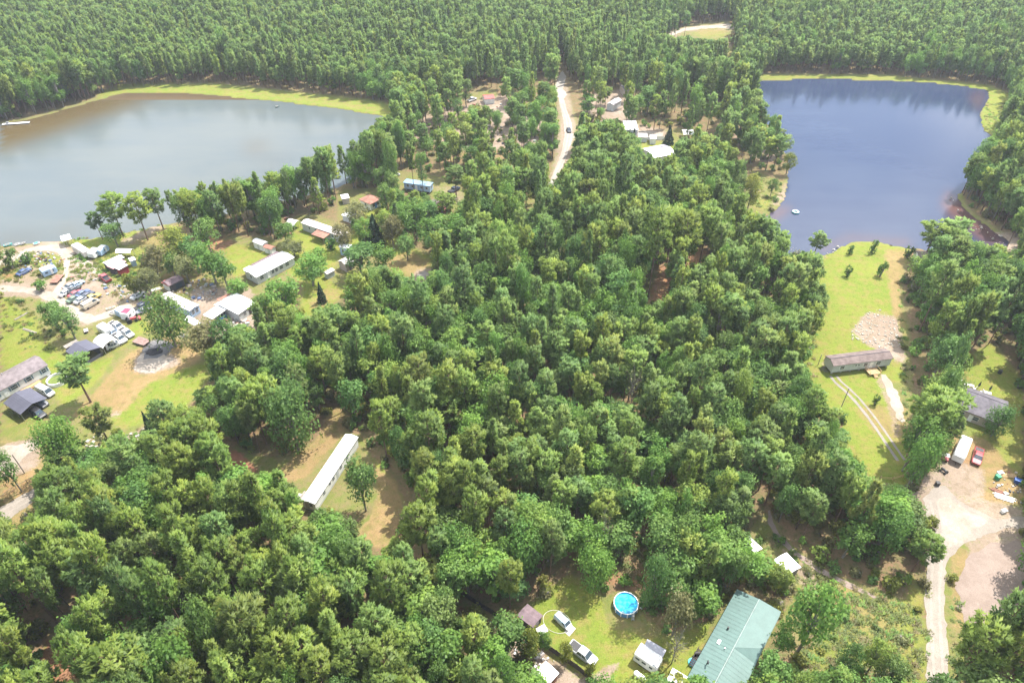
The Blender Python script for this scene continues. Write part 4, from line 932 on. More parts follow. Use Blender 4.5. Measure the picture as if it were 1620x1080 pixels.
def window(t, hx, hy, face, u, zc, w_, h_, fm=None, shutters=False, name='window'):
    x, y, rz = place(face, u, hx, hy)
    o = MB().box(x, y, zc, w_+.16, .10, h_+.16, rz).build(name, fm or TRIM, t)
    MB().box(x, y, zc, w_, .13, h_, rz).build('pane', GLASS, o)
    if h_ > .7: MB().box(x, y, zc, w_, .15, .06, rz).build('glazing_bar', fm or TRIM, o)
    if shutters:
        for s in (-1, 1):
            dx = s*(w_/2+.30); MB().box(x+dx*math.cos(rz), y+dx*math.sin(rz), zc, .36, .09, h_+.1, rz).build('shutter', SHUT, o)
def door(t, hx, hy, face, u, z0, mat, w_=.95, h_=2.0):
    x, y, rz = place(face, u, hx, hy)
    o = MB().box(x, y, z0+h_/2, w_, .12, h_, rz).build('door', mat, t)
    MB().box(x+.3*math.cos(rz), y+.3*math.sin(rz), z0+1.0, .08, .2, .08, rz).build('handle', BLACK, o)
def house(name, label, cat, A, B, D, ze, rise, rmat, wmat, kind='gable', base=0.0, over=.22, ro=0.0, wins=(), doors=(), piers=False, ridge=None, group=None, gable=None, vents=0, skirt=None):
    c, rz, L, W = local_frame(A, B, D, ze); t = thing(name, label, cat, c, rz, group); hx, hy = L/2-over, W/2-over; zt = ze-.16
    wm = MB()
    if kind == 'gable':
        k = 1-over/(W/2); prof = [(-hy, base), (-hy, zt+rise*(1-k)), (ro*W/2, zt+rise-.02), (hy, zt+rise*(1-k)), (hy, base)]; wm.prism_x(prof, -hx, hx)
    elif kind == 'shed': wm.prism_x([(-hy, base), (-hy, zt+rise*over/W), (hy, zt+rise*(1-over/W)), (hy, base)], -hx, hx)
    elif kind == 'curved': wm.prism_x([(-hy, base)]+[(-hy+2*hy*q/8, zt-.05+rise*math.sin(PI*q/8)**.8) for q in range(9)]+[(hy, base)], -hx, hx)
    else: wm.box(0, 0, (base+zt)/2, 2*hx, 2*hy, zt-base)
    wm.build('wall', wmat, t)
    rf = roof_mb(L, W, ze, rise, kind, ro).build('roof', rmat, t)
    if ridge: MB().tube([(-L/2+.02, ro*W/2, ze+rise+.02), (L/2-.02, ro*W/2, ze+rise+.02)], .09, 6).build('ridge_cap', ridge, rf)
    for i in range(vents):
        vx = (-.6+1.2*(i+.5)/vents)*L/2; MB().cyl(vx, W*.14, ze+rise*.5, ze+rise+.35, .12, 8).build('vent_pipe', STEEL, rf)
    if base > .15:
        if piers:
            n = max(4, int(L/2.4))
            for i in range(n):
                for s in (-1, 1): MB().box(-hx+.5+(2*hx-1)*i/(n-1), s*(hy-.5), base/2, .4, .4, base).build('pier', PIERM, t)
            MB().box(0, 0, base-.1, 2*hx-.3, 2*hy-.6, .18).build('chassis', BLACK, t)
        else: MB().box(0, 0, base/2, 2*hx-.1, 2*hy-.1, base+.02).build('skirting', skirt or W_GREY, t)
    for wn_ in wins: window(t, hx, hy, *wn_)
    for d_ in doors: door(t, hx, hy, *d_)
    t['_'] = 0; del t['_']
    return t, L, W, hx, hy
def carport(name, label, A, B, D, ze, rise, rmat, kind='gable', panel=None, posts=4, cat='carport', group=None):
    c, rz, L, W = local_frame(A, B, D, ze); t = thing(name, label, cat, c, rz, group)
    roof_mb(L, W, ze, rise, kind, th=.1).build('roof', rmat, t)
    for i in range(posts):
        for s in (-1, 1): MB().box(-L/2+.25+(L-.5)*i/(posts-1), s*(W/2-.2), (ze-.08)/2, .09, .09, ze-.08).build('post', STEEL, t)
    if panel:
        for s in (-1, 1): MB().box(0, s*(W/2-.08), ze*.78, L-.3, .05, ze*.36).build('side_panel', panel, t)
    return t, L, W
def deck(t, x, y, w_, d_, z, mat, rail=True, steps=0):
    dk = MB(); n = max(3, int(w_/.3))
    for i in range(n): dk.box(x-w_/2+w_*(i+.5)/n, y, z, w_/n*.9, d_, .06)
    o = dk.build('deck', mat, t)
    for a in (-1, 1):
        for b_ in (-1, 1): MB().box(x+a*(w_/2-.06), y+b_*(d_/2-.06), (z+.9 if rail else z)/2-.04, .1, .1, (z+.9 if rail else z)-.1).build('post', mat, o)
    if rail:
        for a in (-1, 1): MB().box(x+a*(w_/2-.06), y, z+.85, .07, d_, .07).build('rail', mat, o)
        MB().box(x, y-d_/2+.06, z+.85, w_*.96, .06, .06).build('rail', mat, o)
    for k in range(steps): MB().box(x, y-d_/2-.16-.28*k, z-.18*(k+1), 1.1, .28, .06).build('step', mat, o)

# 1 long white home in the clearing
t, L, W, hx, hy = house('mobile_home', 'long white mobile home with a plain white roof in the middle clearing', 'mobile home', (498,797), (567,691), (475,792), 3.1, .42, WHITE_ROOF, W_WHITE, base=.55, vents=3,
  wins=[('f',-.62,2.0,.9,.9),('f',-.36,2.1,.6,.7),('f',-.2,2.0,.9,.9),('f',.15,2.0,.9,.9),('f',.45,2.0,.9,.9),('l',-.3,2.0,.8,.9)], doors=[('l',.35,.6,W_TAN),('f',-.02,.6,W_GREY)], skirt=W_GREY)
MB().box(-hx*.72, hy+1.3, .25, 2.4, 2.2, .5).build('porch', WOODG, t); MB().box(-hx*.72, hy+3.6, .06, 1.1, 2.6, .12).build('walkway', PIERM, t)
# 2 pale home on the field
t, L, W, hx, hy = house('mobile_home', 'pale grey mobile home with a worn brown roof standing on the grassy field', 'mobile home', (1319,579), (1414,567), (1308,562), 3.3, .75, SH_BROWN, W_GREY, base=.75, piers=True, ridge=SH_GREY,
  wins=[('f',-.68,2.2,1.2,1.0,None,False),('f',-.22,2.4,.4,.5),('f',-.12,2.4,.4,.5),('f',.12,2.2,1.1,1.0),('f',.56,2.2,1.2,1.0)], doors=[('f',.33,.8,TRIM)])
deck(t, hx*.33, -hy-1.35, 3.2, 2.4, .75, WOOD, True, 3); deck(t, -hx*.55, hy+1.2, 4.2, 2.0, .75, WOOD, True, 2)
# 3 left house
t, L, W, hx, hy = house('house', 'white house with a taupe gable roof and blue shuttered windows at the left edge', 'house', (-40,640), (76,577), (50,564.6), 3.2, 1.3, SH_TAUPE, W_WHITE, base=.5, skirt=W_TAN,
  wins=[('f',.86,2.1,1.1,1.2,None,True),('f',.42,2.1,1.2,1.2,None,True),('f',.0,2.1,1.6,1.2,None,True),('f',-.5,2.1,1.1,1.2,None,True)], doors=[('f',-.25,.5,TRIM)], vents=1)
deck(t, hx*.35, -hy-.8, 5.0, 1.2, .5, WOOD, False, 1)
MB().box(hx*.9, -hy-.5, .3, .8, .6, .6).build('air_conditioner', STEEL, t)
# green roofed house
def local_of_(t, P): return (Matrix.Translation(t.location) @ Matrix.Rotation(t.rotation_euler.z, 4, 'Z')).inverted() @ P
c, rz, L, W = local_frame((1082,1080), (1155.5,949.4), (1227,987), 3.0)
t = thing('house', 'large house under a pale green metal roof with a side dormer at the bottom edge', 'house', c, rz); L2 = L+3.0; rise = .85; ze = 3.0; x0, x1 = -L/2-3.0, L/2
MB().prism_x([(-W/2+.45,0),(-W/2+.45,ze-.1),(0,ze+rise-.2),(W/2-.45,ze-.1),(W/2-.45,0)], x0+.4, x1-.4).build('wall', W_TAN, t)
rf = MB().prism_x([(-W/2,ze),(0,ze+rise),(W/2,ze),(W/2,ze-.14),(0,ze+rise-.14),(-W/2,ze-.14)], x0, x1).build('roof', GREEN_ROOF, t)
sm_ = MB(); ns_ = int((x1-x0)/.8)
for k in range(1, ns_):
    xx_ = x0+(x1-x0)*k/ns_
    for s_ in (-1, 1):
        if s_ == (1 if local_of_(t, at(1195,1045,ze)).y > 0 else -1) and xx_ < local_of_(t, at(1162.5,1024.4,ze+rise)).x: continue
        sm_.add([(xx_-.03,s_*W/2,ze+.0),(xx_+.03,s_*W/2,ze+.0),(xx_+.03,0,ze+rise),(xx_-.03,0,ze+rise),(xx_-.03,s_*W/2,ze+.006),(xx_+.03,s_*W/2,ze+.006),(xx_+.03,0,ze+rise+.006),(xx_-.03,0,ze+rise+.006)], [(4,5,6,7),(7,6,5,4),(0,4,7,3),(1,2,6,5)])
sm_.build('roof_seams', GREEN_ROOF, rf)
MB().tube([(x0+.05,0,ze+rise+.03),(x1-.05,0,ze+rise+.03)], .13, 6).build('ridge_cap', paint_mat('pale_green_trim', (.15,.21,.195), .5), rf)
sgn = 1 if True else -1
def local_of_(t, P): return t.matrix_basis.inverted() @ P
rp = local_of_(t, at(1162.5,1024.4,ze+rise)); ep = local_of_(t, at(1195,1045,ze+.05)); fp = local_of_(t, at(1180.5,1065,ze+.9))
sy = 1 if ep.y > 0 else -1; xr = rp.x; W2 = sy*W/2
up_ = [(xr,0,ze+rise+.06),(xr-2.9,W2*.98,ze+.95),(x0+.02,W2*.98,ze+.95),(x0+.02,0,ze+rise+.06)]
dn_ = [(x,y,z-.1) for x,y,z in up_]
f_ = [(0,1,2,3),(7,6,5,4),(0,4,5,1),(1,5,6,2),(2,6,7,3),(3,7,4,0)]; f_ = f_ if sy < 0 else [q[::-1] for q in f_]
dm = MB().add(up_+dn_, f_).build('dormer_roof', GREEN_ROOF, t)
MB().add([(xr+.02,0,ze+rise+.05),(xr-2.9,W2*.98,ze+.94),(xr+.02,W2*.98,ze+.02),(x0+.05,W2*.975,ze+.94),(x0+.05,W2*.975,ze+.0)], [(0,1,2),(1,3,4,2)] if sy > 0 else [(2,1,0),(2,4,3,1)]).build('dormer_cheek', GREEN_ROOF, dm)
for vx, vy, r_ in ((x1-2.4,-sy*W*.26,.16),(x1-9.5,-sy*W*.14,.10),(x1-13.5,-sy*W*.27,.17)): MB().cyl(vx, vy, ze+.3, ze+rise*.75+.35, r_, 10).build('vent_pipe', BLACK if r_ > .12 else STEEL, rf)
for vx, vy in ((x1-1.4,-sy*W*.33),(x1-10.2,-sy*W*.30)): MB().box(vx, vy, ze+rise*.42, .9, .5, .35).build('roof_vent', TRIM, rf)
MB().tube([(x1-5.2,-sy*W*.30,ze+.5),(x1-5.4,-sy*W*.3,ze+1.3),(x1-4.8,-sy*W*.27,ze+1.5)], .12, 8).build('flue', BLACK, rf)
dk = MB()
for k in range(9): dk.box(x1-5.0-k*.42, -sy*(W/2+.45), .5, .3, 1.0, .06)
o = dk.build('deck', WOODD, t); MB().box(x1-6.7, -sy*(W/2+.95), .9, 3.8, .08, .9).build('railing', WOODD, o)
for u in (-.5,0,.5): MB().box(u*L/2, sy*(W/2-.44), 1.7, 1.2, .1, 1.1).build('window', TRIM, t)
# right house
t, L, W, hx, hy = house('house', 'house with a wide grey shingle roof on the right, half hidden by trees', 'house', (1502,640), (1586,672), (1515.6,605.7), 3.0, 1.2, SH_GREY, W_TAN, ridge=SH_GREY, over=.5, ro=.35,
  wins=[('f',-.5,1.5,1.2,1.1),('f',.1,1.5,1.2,1.1),('b',-.4,1.5,1.2,1.1),('b',.3,1.5,1.2,1.1)], doors=[('f',-.1,.1,TRIM)])
MB().box(-hx*.2, hy+1.6, .05, hx*1.3, 2.6, .1).build('patio', PIERM, t)
# neighbourhood by the pale pond
t, L, W, hx, hy = house('mobile_home', 'white roofed home with a row of dark windows and a dark back porch roof', 'mobile home', (405,439), (466,407), (384.4,428.5), 3.0, .55, WHITE_ROOF, W_GREY, base=.4,
  wins=[('f',-.75,1.9,1.2,1.2,None,False),('f',-.17,1.9,1.0,1.2),('f',.02,1.9,1.0,1.2),('f',.28,1.9,1.3,1.2),('f',.6,1.9,1.3,1.2),('l',0,1.9,.8,1.1)], doors=[('f',-.4,.4,TRIM)])
MB().add([(-hx*.5,hy+.1,2.75),(hx*.95,hy+.1,2.75),(hx*.95,hy+2.3,2.4),(-hx*.5,hy+2.3,2.4),(-hx*.5,hy+.1,2.65),(hx*.95,hy+.1,2.65),(hx*.95,hy+2.3,2.3),(-hx*.5,hy+2.3,2.3)], [(0,1,2,3),(7,6,5,4),(0,4,5,1),(1,5,6,2),(2,6,7,3),(3,7,4,0)]).build('porch_roof', SH_PURP, t)
for k in range(4): MB().box(-hx*.48+k*hx*.47, hy+2.15, 1.15, .12, .12, 2.3).build('porch_post', TRIM, t)
MB().box(-hx*.72, hy+1.2, 2.3, 2.6, 2.0, .1).build('porch_awning', WHITE_ROOF, t)
t, L, W, hx, hy = house('mobile_home', 'long pale home with a red-brown porch canopy near the pale pond', 'mobile home', (475.6,352.4), (540,374.6), (486.3,345.5), 3.1, .5, PINK_ROOF, W_GREY, base=.5,
  wins=[('f',-.62,2.0,.8,1.0),('f',-.3,2.0,.8,1.0),('f',.55,2.0,1.0,1.0),('r',0,2.0,1.2,1.0)], doors=[('f',.1,.5,TRIM)])
pr_ = MB().add([(-1.6,-hy-.1,2.75),(4.2,-hy-.1,2.75),(4.2,-hy-3.4,2.45),(-1.6,-hy-3.4,2.45),(-1.6,-hy-.1,2.65),(4.2,-hy-.1,2.65),(4.2,-hy-3.4,2.35),(-1.6,-hy-3.4,2.35)], [(3,2,1,0),(4,5,6,7),(1,5,4,0),(2,6,5,1),(3,7,6,2),(0,4,7,3)]).build('porch_roof', RUST, t)
for px_ in (-1.45,4.05): MB().box(px_, -hy-3.25, 1.2, .12, .12, 2.35).build('post', WOODG, pr_)
t, L, W, hx, hy = house('mobile_home', 'long home on piers with a pale blue roof and red steps', 'mobile home', (637.5,288.9), (680.3,295), (687.4,288.9), 3.5, .2, BLUE_ROOF, W_LBLUE, base=.9, piers=True,
  wins=[('f',-.7,2.4,.9,.9),('f',-.35,2.4,.7,.9),('f',.35,2.4,.9,.9),('f',.75,2.4,.9,.9),('r',0,2.4,.9,.9)], doors=[('f',-.05,.95,TRIM)])
for k in range(4): MB().box(-hx*.05, -hy-.4-.3*k, .8-.2*k, 1.3, .3, .1).build('step', RED_MET, t)
house('house', 'small white house with a red-brown hip roof', 'house', (585.8,323.5), (603.9,314.5), (569,314.5), 3.0, 1.3, SH_RED, W_WHITE, kind='hip', over=.45, base=.3, wins=[('f',-.4,1.8,1.1,1.2),('f',.4,1.8,1.1,1.2),('l',0,1.8,1.0,1.1)], doors=[('f',0,.3,W_BLUE)])
house('shed', 'white shed with a curved white roof behind the home with dark windows', 'shed', (398.5,382), (414.8,388.5), (409.6,377.4), 2.5, .5, WHITE_ROOF, W_WHITE, kind='curved', doors=[('f',0,0,W_GREY)])
house('shed', 'white shed with a red-brown roof next to the curved roof shed', 'shed', (415.6,390.9), (429,395), (421.5,385.6), 2.2, .4, RUST, W_WHITE, doors=[('f',.2,0,W_GREY)])
house('shed', 'tall light blue shed with a white roof among trees', 'shed', (535.4,390.4), (551,394), (543.7,384), 3.2, .5, WHITE_METAL, W_LBLUE, wins=[('f',-.3,1.8,.8,1.0)], doors=[('l',0,0,W_BLUE)])
house('shed', 'pinkish shed with a pale gable roof beside a tree', 'shed', (546.7,420), (561,412.5), (540,410), 2.8, .9, PINK_ROOF, W_PINK, doors=[('f',0,0,W_DARK)])
house('shed', 'little white metal shed on the tan lawn', 'shed', (517.5,434), (530,427), (511.7,430), 2.1, .35, PINK_ROOF, W_GREY, doors=[('f',0,0,W_GREY)])
house('shed', 'pale grey shed left of the brown hip roofed house', 'shed', (540,340), (556,345.5), (548,333), 2.4, .3, WHITE_METAL, W_GREY)
house('shed', 'low shed with a white top beside a rusty roof near the hip roofed house', 'shed', (541,315), (553,313), (545,307), 2.4, .2, WHITE_ROOF, W_TAN)
house('shed', 'bright red shed below the pale blue home', 'shed', (692,328), (706,332), (697,321), 2.4, .4, RED_MET, W_RED, doors=[('f',0,0,W_DARK)])
house('shed', 'small dark roofed shed next to the bright red shed', 'shed', (679,319.5), (690,323), (684,314), 2.2, .3, SH_PURP, W_TAN)
carport('canopy', 'white hoop canopy left of the long pale home', (452,355), (465,358.5), (458,346), 2.0, 1.2, WHITE_ROOF, 'curved', cat='canopy')
# junkyard buildings
t, L, W, hx, hy = house('mobile_home', 'long white trailer home with dark end windows in the junkyard', 'mobile home', (252,470), (300,492), (315,482), 3.1, .35, PINK_ROOF, W_LBLUE, base=.5, wins=[('r',-.45,2.0,.8,1.2),('r',.4,2.0,.8,1.2),('f',.4,2.0,.9,1.0),('f',-.3,2.0,.9,1.0)], doors=[('f',.1,.5,TRIM)])
carport('metal_awning', 'low white metal roof right below the junkyard trailer home', (289.4,504.8), (309.8,516), (319,510.4), 2.4, .15, WHITE_METAL, 'shed', cat='awning')
t, L, W, hx, hy = house('shed', 'white roofed building with a blue front wall and dark openings', 'workshop', (336,504.8), (358.3,489), (320.4,500.2), 3.0, .35, WHITE_METAL, W_WHITE, kind='shed', over=.4)
MB().box(0, -hy-.03, .75, 2*hx-.1, .08, 1.5).build('blue_panel', W_BLUE, t)
for k in range(5): window(t, hx, hy, 'f', -.8+.4*k, 2.05, hx*.26, .8, BLACK)
house('house', 'house with a white metal front roof and a rusty red back roof', 'house', (376.9,497.4), (404,478), (341.7,479.8), 2.8, 1.1, WHITE_METAL, W_GREY, ro=.42, wins=[('f',-.3,1.6,1.0,1.0)], doors=[('f',.3,0,W_DARK)])
t, L, W = carport('lean_to', 'rusty red lean-to roof behind the white metal roofed house', (347,477), (383,459.5), (343,473.5), 3.1, .1, RUST, 'shed', cat='lean-to')
house('shed', 'dark roofed open shed with a red end above the junkyard trailer', 'shed', (267,452.5), (291,441), (255,446), 2.6, .5, SH_PURP, W_DARK, wins=[('f',.2,1.2,2.0,1.6,BLACK)])
house('shed', 'pinkish red shed roof at the left end of the dark open shed', 'shed', (255,447), (267,453), (262,441), 2.4, .3, RED_MET, W_WHITE)
house('shed', 'grey-white shed roof uppermost of the shed cluster above the red truck', 'shed', (169.6,420), (197,407), (163,415), 2.5, .4, WHITE_METAL, W_DARK)
house('shed', 'white roofed shed with a dark red front wall above the red truck', 'shed', (188,427), (202.5,419), (182.6,424.4), 2.7, .15, WHITE_METAL, W_RED, kind='shed')
house('shed', 'faded red roofed middle shed of the cluster above the red truck', 'shed', (179,425.5), (200,413.5), (170,421.5), 2.5, .25, paint_mat('pink_faded_roof', (.50,.26,.27), .6, .3, 1.2, 0, (.6,.5,.5), .4), W_DARK, kind='shed')
house('shed', 'teal and white hut at the right end of the shed cluster', 'shed', (206,413.5), (215,410.5), (204,408), 2.4, .3, WHITE_ROOF, W_LBLUE)
carport('canopy', 'sagging white tarp canopy above the shed cluster', (182,400), (206,400.5), (187,393.5), 2.0, .7, WHITE_ROOF, 'curved', cat='canopy')
carport('boat_shelter', 'white roofed open shelter at the water edge of the pale pond', (98,382), (113,378), (103,371.5), 2.5, .3, WHITE_ROOF, cat='shelter')
carport('carport', 'slate grey metal carport in front of the white house', (4.6,637.4), (32,655.7), (71.3,627.7), 2.5, .95, SLATE, panel=None)
t, L, W = carport('carport', 'slate grey metal carport in the yard, left of the white one', (103.4,555.6), (126.6,568.5), (161.3,550), 2.7, 1.0, SLATE, panel=SLATE)
MB().box(0, W/2-.5, 1.2, L-.4, .06, 2.3).build('back_panel', SLATE, t)
MB().box(L/2-.05, 0, .5, .05, W-.4, 1.0).build('front_panel', SLATE, t)
t, L, W = carport('carport', 'white round topped carport right of the slate carport', (146.5,540.7), (162.7,551), (185.4,537), 2.5, 1.0, WHITE_METAL, 'curved')
MB().box(-L/2+.3, 0, 1.2, .05, W-.4, 2.3).build('back_panel', W_DARK, t)
house('shed', 'flat grey awning attached behind the slate carport', 'shed', (104,551), (125,540), (101,547), 2.2, .1, WOODG, W_DARK, kind='shed')
# village by the road
house('house', 'white roofed building facing the sandy drive right of the village road', 'house', (989,205), (1010,205), (989,193.5), 3.2, .7, WHITE_METAL, W_GREY, kind='shed', wins=[('f',0,1.4,1.0,1.0)])
t, L, W, hx, hy = house('house', 'large white metal roof with a dark tarp corner by the yellow lawn', 'house', (1035,250), (1070.7,243), (1037,231), 3.2, .9, WHITE_METAL, W_WHITE)
MB().box(L*.32, W*.16, 4.02, L*.24, W*.3, .06).build('tarp', paint_mat('grey_tarp', (.22,.2,.25), .8), t)
carport('carport', 'white rounded carport under the trees right of the village', (1081,213), (1098,213), (1085,206), 2.2, 1.0, WHITE_ROOF, 'curved')
house('shed', 'small white cube shed on the edge of the yellow lawn', 'shed', (1028.5,219.5), (1039,220), (1029,213), 2.6, .1, WHITE_ROOF, W_WHITE)
house('shed', 'low pinkish white trailer left of the cube shed', 'trailer', (1010,217), (1025,217.5), (1010,210.5), 2.4, .1, PINK_ROOF, W_GREY)
house('house', 'grey roofed house among trees beyond the village road', 'house', (988,144), (1005,143), (990,134), 3.2, .9, SH_GREY, W_TAN)
house('house', 'pale grey roof beside the sandy yard right of the village road', 'house', (971,167), (984,158), (966,160), 3.0, .8, paint_mat('pale_grey_roof', (.42,.38,.37), .8), W_GREY)
house('house', 'small house with a red roof left of the village road', 'house', (767,157), (783,155.5), (768,150), 2.8, .7, RED_MET, W_WHITE)
house('house', 'slate blue roof between pines left of the village road', 'house', (764,192), (773,182), (759,186), 2.8, .5, SLATE, W_GREY)
house('shed', 'pale shed roof between sparse pines beside the village road', 'shed', (815,182), (832,180), (816,176), 2.6, .3, paint_mat('pale_green_roof', (.36,.42,.40), .7), W_WHITE)
# lower yards
house('shed', 'brown roofed shed at the top left of the lower yard', 'shed', (818,973), (843,992.5), (835.4,955), 2.4, .3, SH_PURP, W_DARK, doors=[('r',0,0,WOODG)])
house('shed', 'white roofed building with a reddish wall at the bottom edge', 'shed', (858,1094), (884.7,1064), (862.5,1045), 2.8, .2, WHITE_ROOF, RUST)
carport('carport', 'flat white carport beside the green roofed house at the bottom edge', (1049,1086), (1073,1101), (1062.5,1055), 2.6, .12, WHITE_ROOF, 'shed')
house('shed', 'ragged white roofed shack left of the footpath, upper of two', 'shed', (1174,855), (1195,875), (1183,845), 2.4, .3, WHITE_METAL, WOODG)
house('shed', 'white roofed shack left of the footpath, lower of two', 'shed', (1224,885), (1247,909), (1262,891), 2.4, .3, WHITE_METAL, WOODG)
house('house', 'pinkish brown roofed cabin on the dark lake shore', 'cabin', (1454,409), (1487,411), (1461,397), 2.8, .9, SH_BROWN, W_WHITE, wins=[('f',0,1.4,1.0,.9)])

# ------------------------------------------------------------------ vehicles
CM = {}
def carpaint(name, col):
    if name in CM: return CM[name]
    m, nt, out = nodes_mat(name+'_car_paint'); p = N(nt, 'ShaderNodeBsdfPrincipled', Roughness=.3); p.inputs['Coat Weight'].default_value = .5
    n1 = noise(nt, 2.5, 4, .6, nt.nodes.new('ShaderNodeTexCoord').outputs['Object'])
    nt.links.new(mixc(nt, ramp(nt, n1, .4, .75), col, tuple(min(1, v*.75+.03) for v in col)), p.inputs['Base Color'])
    nt.links.new(p.outputs[0], out.inputs[0]); CM[name] = m; return m
COLS = {'white':(.62,.62,.61),'black':(.02,.02,.024),'silver':(.40,.41,.43),'red':(.36,.035,.045),'blue':(.055,.095,.22),'navy':(.025,.032,.065),'green':(.09,.15,.09),'yellow':(.46,.33,.08),'tan':(.45,.40,.32),'grey':(.2,.2,.22),'cream':(.62,.58,.42),'paleblue':(.42,.54,.70),'darkred':(.28,.02,.03)}
TYRE = paint_mat('tyre_rubber', (.025,.025,.027), .9); LAMP = paint_mat('lamp_glass', (.75,.75,.72), .2); TAIL = paint_mat('tail_lamp', (.4,.02,.02), .3)
def sect(x, hw, z0, z1, ch=.12): return [(x,-hw,z0),(x,hw,z0),(x,hw,z1-ch),(x,hw-ch,z1),(x,-hw+ch,z1),(x,-hw,z1-ch)]
SPEC = { # length, half width, body stations (x, hw, z0, z1), cabin (x0,x1,top x0,x1,zb,zt)
 'sedan':(4.7,.9,[(-2.35,.78,.4,.85),(-2.2,.88,.28,1.0),(-1.3,.9,.25,1.02),(.9,.9,.25,.98),(1.9,.86,.28,.85),(2.3,.75,.4,.7)],(-1.6,1.1,-.9,.4,.96,1.45)),
 'suv':(4.8,.96,[(-2.4,.86,.45,1.0),(-2.3,.95,.32,1.1),(-1.3,.96,.3,1.12),(1.0,.96,.3,1.1),(2.1,.92,.34,1.0),(2.4,.8,.45,.8)],(-2.28,1.25,-2.0,.55,1.06,1.78)),
 'pickup':(5.7,1.0,[(-2.85,.96,.5,1.05),(-2.75,1.0,.4,1.1),(-.7,1.0,.4,1.1),(1.4,1.0,.4,1.1),(2.5,.95,.42,1.02),(2.85,.85,.5,.9)],(-.8,1.55,-.6,.85,1.06,1.82)),
 'van':(5.4,1.0,[(-2.7,.95,.45,1.3),(-2.6,1.0,.35,1.35),(1.2,1.0,.35,1.3),(2.2,.96,.38,1.1),(2.65,.85,.45,.85)],(-2.6,1.9,-2.5,1.2,1.25,2.1)),
}
def vehicle(name, label, cat, rear, front, kind, colour, cab=None, group=None, plain=False):
    a, b_ = at(*rear, .6), at(*front, .6); d = b_-a; c = (a+b_)/2; L, hw, st, cb = SPEC[kind]
    t = thing(name, label, cat, (c.x, c.y, 0), math.atan2(d.y, d.x), group); m = carpaint(colour, COLS[colour]); sgl = 1.0
    body = MB().loft([sect(*s) for s in st]).build('body', m, t)
    x0, x1, tx0, tx1, zb, zt = cb; g = MB()
    g.loft([[(x0,-hw+.08,zb),(x1,-hw+.08,zb),(x1,hw-.08,zb),(x0,hw-.08,zb)],[(tx0,-hw+.26,zt),(tx1,-hw+.26,zt),(tx1,hw-.26,zt),(tx0,hw-.26,zt)]])
    g.build('window', GLASS, t)
    rm = carpaint(cab, COLS[cab]) if cab else m; r_ = MB(); e = .05
    r_.loft([[(tx0-e,-hw+.22,zt),(tx1+e,-hw+.22,zt),(tx1+e,hw-.22,zt),(tx0-e,hw-.22,zt)],[(tx0+.15,-hw+.34,zt+.07),(tx1-.15,-hw+.34,zt+.07),(tx1-.15,hw-.34,zt+.07),(tx0+.15,hw-.34,zt+.07)]])
    for s in (-1, 1):
        for xa, xb in ((x0, tx0), ((x0+x1)/2, (tx0+tx1)/2), (x1, tx1)): r_.tube([(xa, s*(hw-.07), zb), (xb, s*(hw-.25), zt)], .06, 4)
        if kind in ('van', ): r_.add([(x0-.01,s*(hw-.05),zb),(.4,s*(hw-.05),zb),(.3,s*(hw-.22),zt),(tx0-.01,s*(hw-.22),zt)], [(0,1,2,3) if s < 0 else (3,2,1,0)])
    r_.build('roof', rm, t)
    if kind == 'pickup':
        MB().box(-1.75, 0, 1.08, 1.75, 1.64, .08).build('bed', BLACK, t); MB().box(-2.78, 0, 1.0, .1, 1.7, .35).build('tailgate', m, t)
    for x in (-L*.31, L*.31):
        for s in (-1, 1):
            wv = MB().wheel(x, s*(hw-.1), .35, .36, .26).build('wheel', TYRE, t)
            if not plain: MB().wheel(x, s*(hw+.02), .35, .2, .06, 10).build('rim', STEEL, wv)
    if not plain:
        for s in (-1, 1):
            MB().box(L/2-.08, s*hw*.68, .74, .12, .3, .16).build('headlight', LAMP, t); MB().box(-L/2+.04, s*hw*.8, .86, .08, .18, .2).build('tail_light', TAIL, t)
    return t
for o_ in list(C.objects):
    if o_.get('group') == 'white pickups beside the white carport' or o_.get('label', '').startswith(('white pickup touching', 'pale car just above')): o_.scale = (.82, .82, .82)
    if o_.get('group') == 'junk cars parked in a row': o_.scale = (.88, .88, .88)
def camper(name, label, cat, rear, front, W, H, side, top, wins=2, group=None, L=None, ac=True, base=.45):
    a, b_ = at(*rear, H*.5), at(*front, H*.5); d = b_-a; c = (a+b_)/2; L = L or d.length
    t = thing(name, label, cat, (c.x, c.y, 0), math.atan2(d.y, d.x), group); r = .25
    MB().loft([[(-L/2,y,z) for y,z in P] for P in [[(-W/2,base),(W/2,base),(W/2,H-r),(W/2-r,H),(-W/2+r,H),(-W/2,H-r)]]]+[[(L/2-.5,y,z) for y,z in [(-W/2,base),(W/2,base),(W/2,H-r),(W/2-r,H),(-W/2+r,H),(-W/2,H-r)]]]+[[(L/2,y*.94,z) for y,z in [(-W/2,base+.3),(W/2,base+.3),(W/2,H-r-.5),(W/2-r,H-.4),(-W/2+r,H-.4),(-W/2,H-r-.5)]]]).build('body', side, t)
    MB().box(-.2, 0, H+.02, L-.9, W-.45, .06).build('roof', top, t)
    if ac: MB().box(-L*.12, 0, H+.17, .9, .7, .26).build('air_conditioner', TRIM, t)
    for i in range(wins):
        for s in (-1, 1): MB().box(-L/2+L*(i+.6)/wins*.85, s*W/2, H*.62, .8, .06, .5).build('window', GLASS, t)
    MB().box(L*.12, -W/2, base+.95, .65, .07, 1.75).build('door', TRIM, t)
    for s in (-1, 1):
        for x in (-.45, .45): MB().wheel(x-L*.08, s*(W/2-.12), .33, .34, .22).build('wheel', TYRE, t)
    MB().tube([(L/2,0,.5),(L/2+1.0,0,.45)], .06, 5).build('hitch', BLACK, t)
    return t
V = vehicle
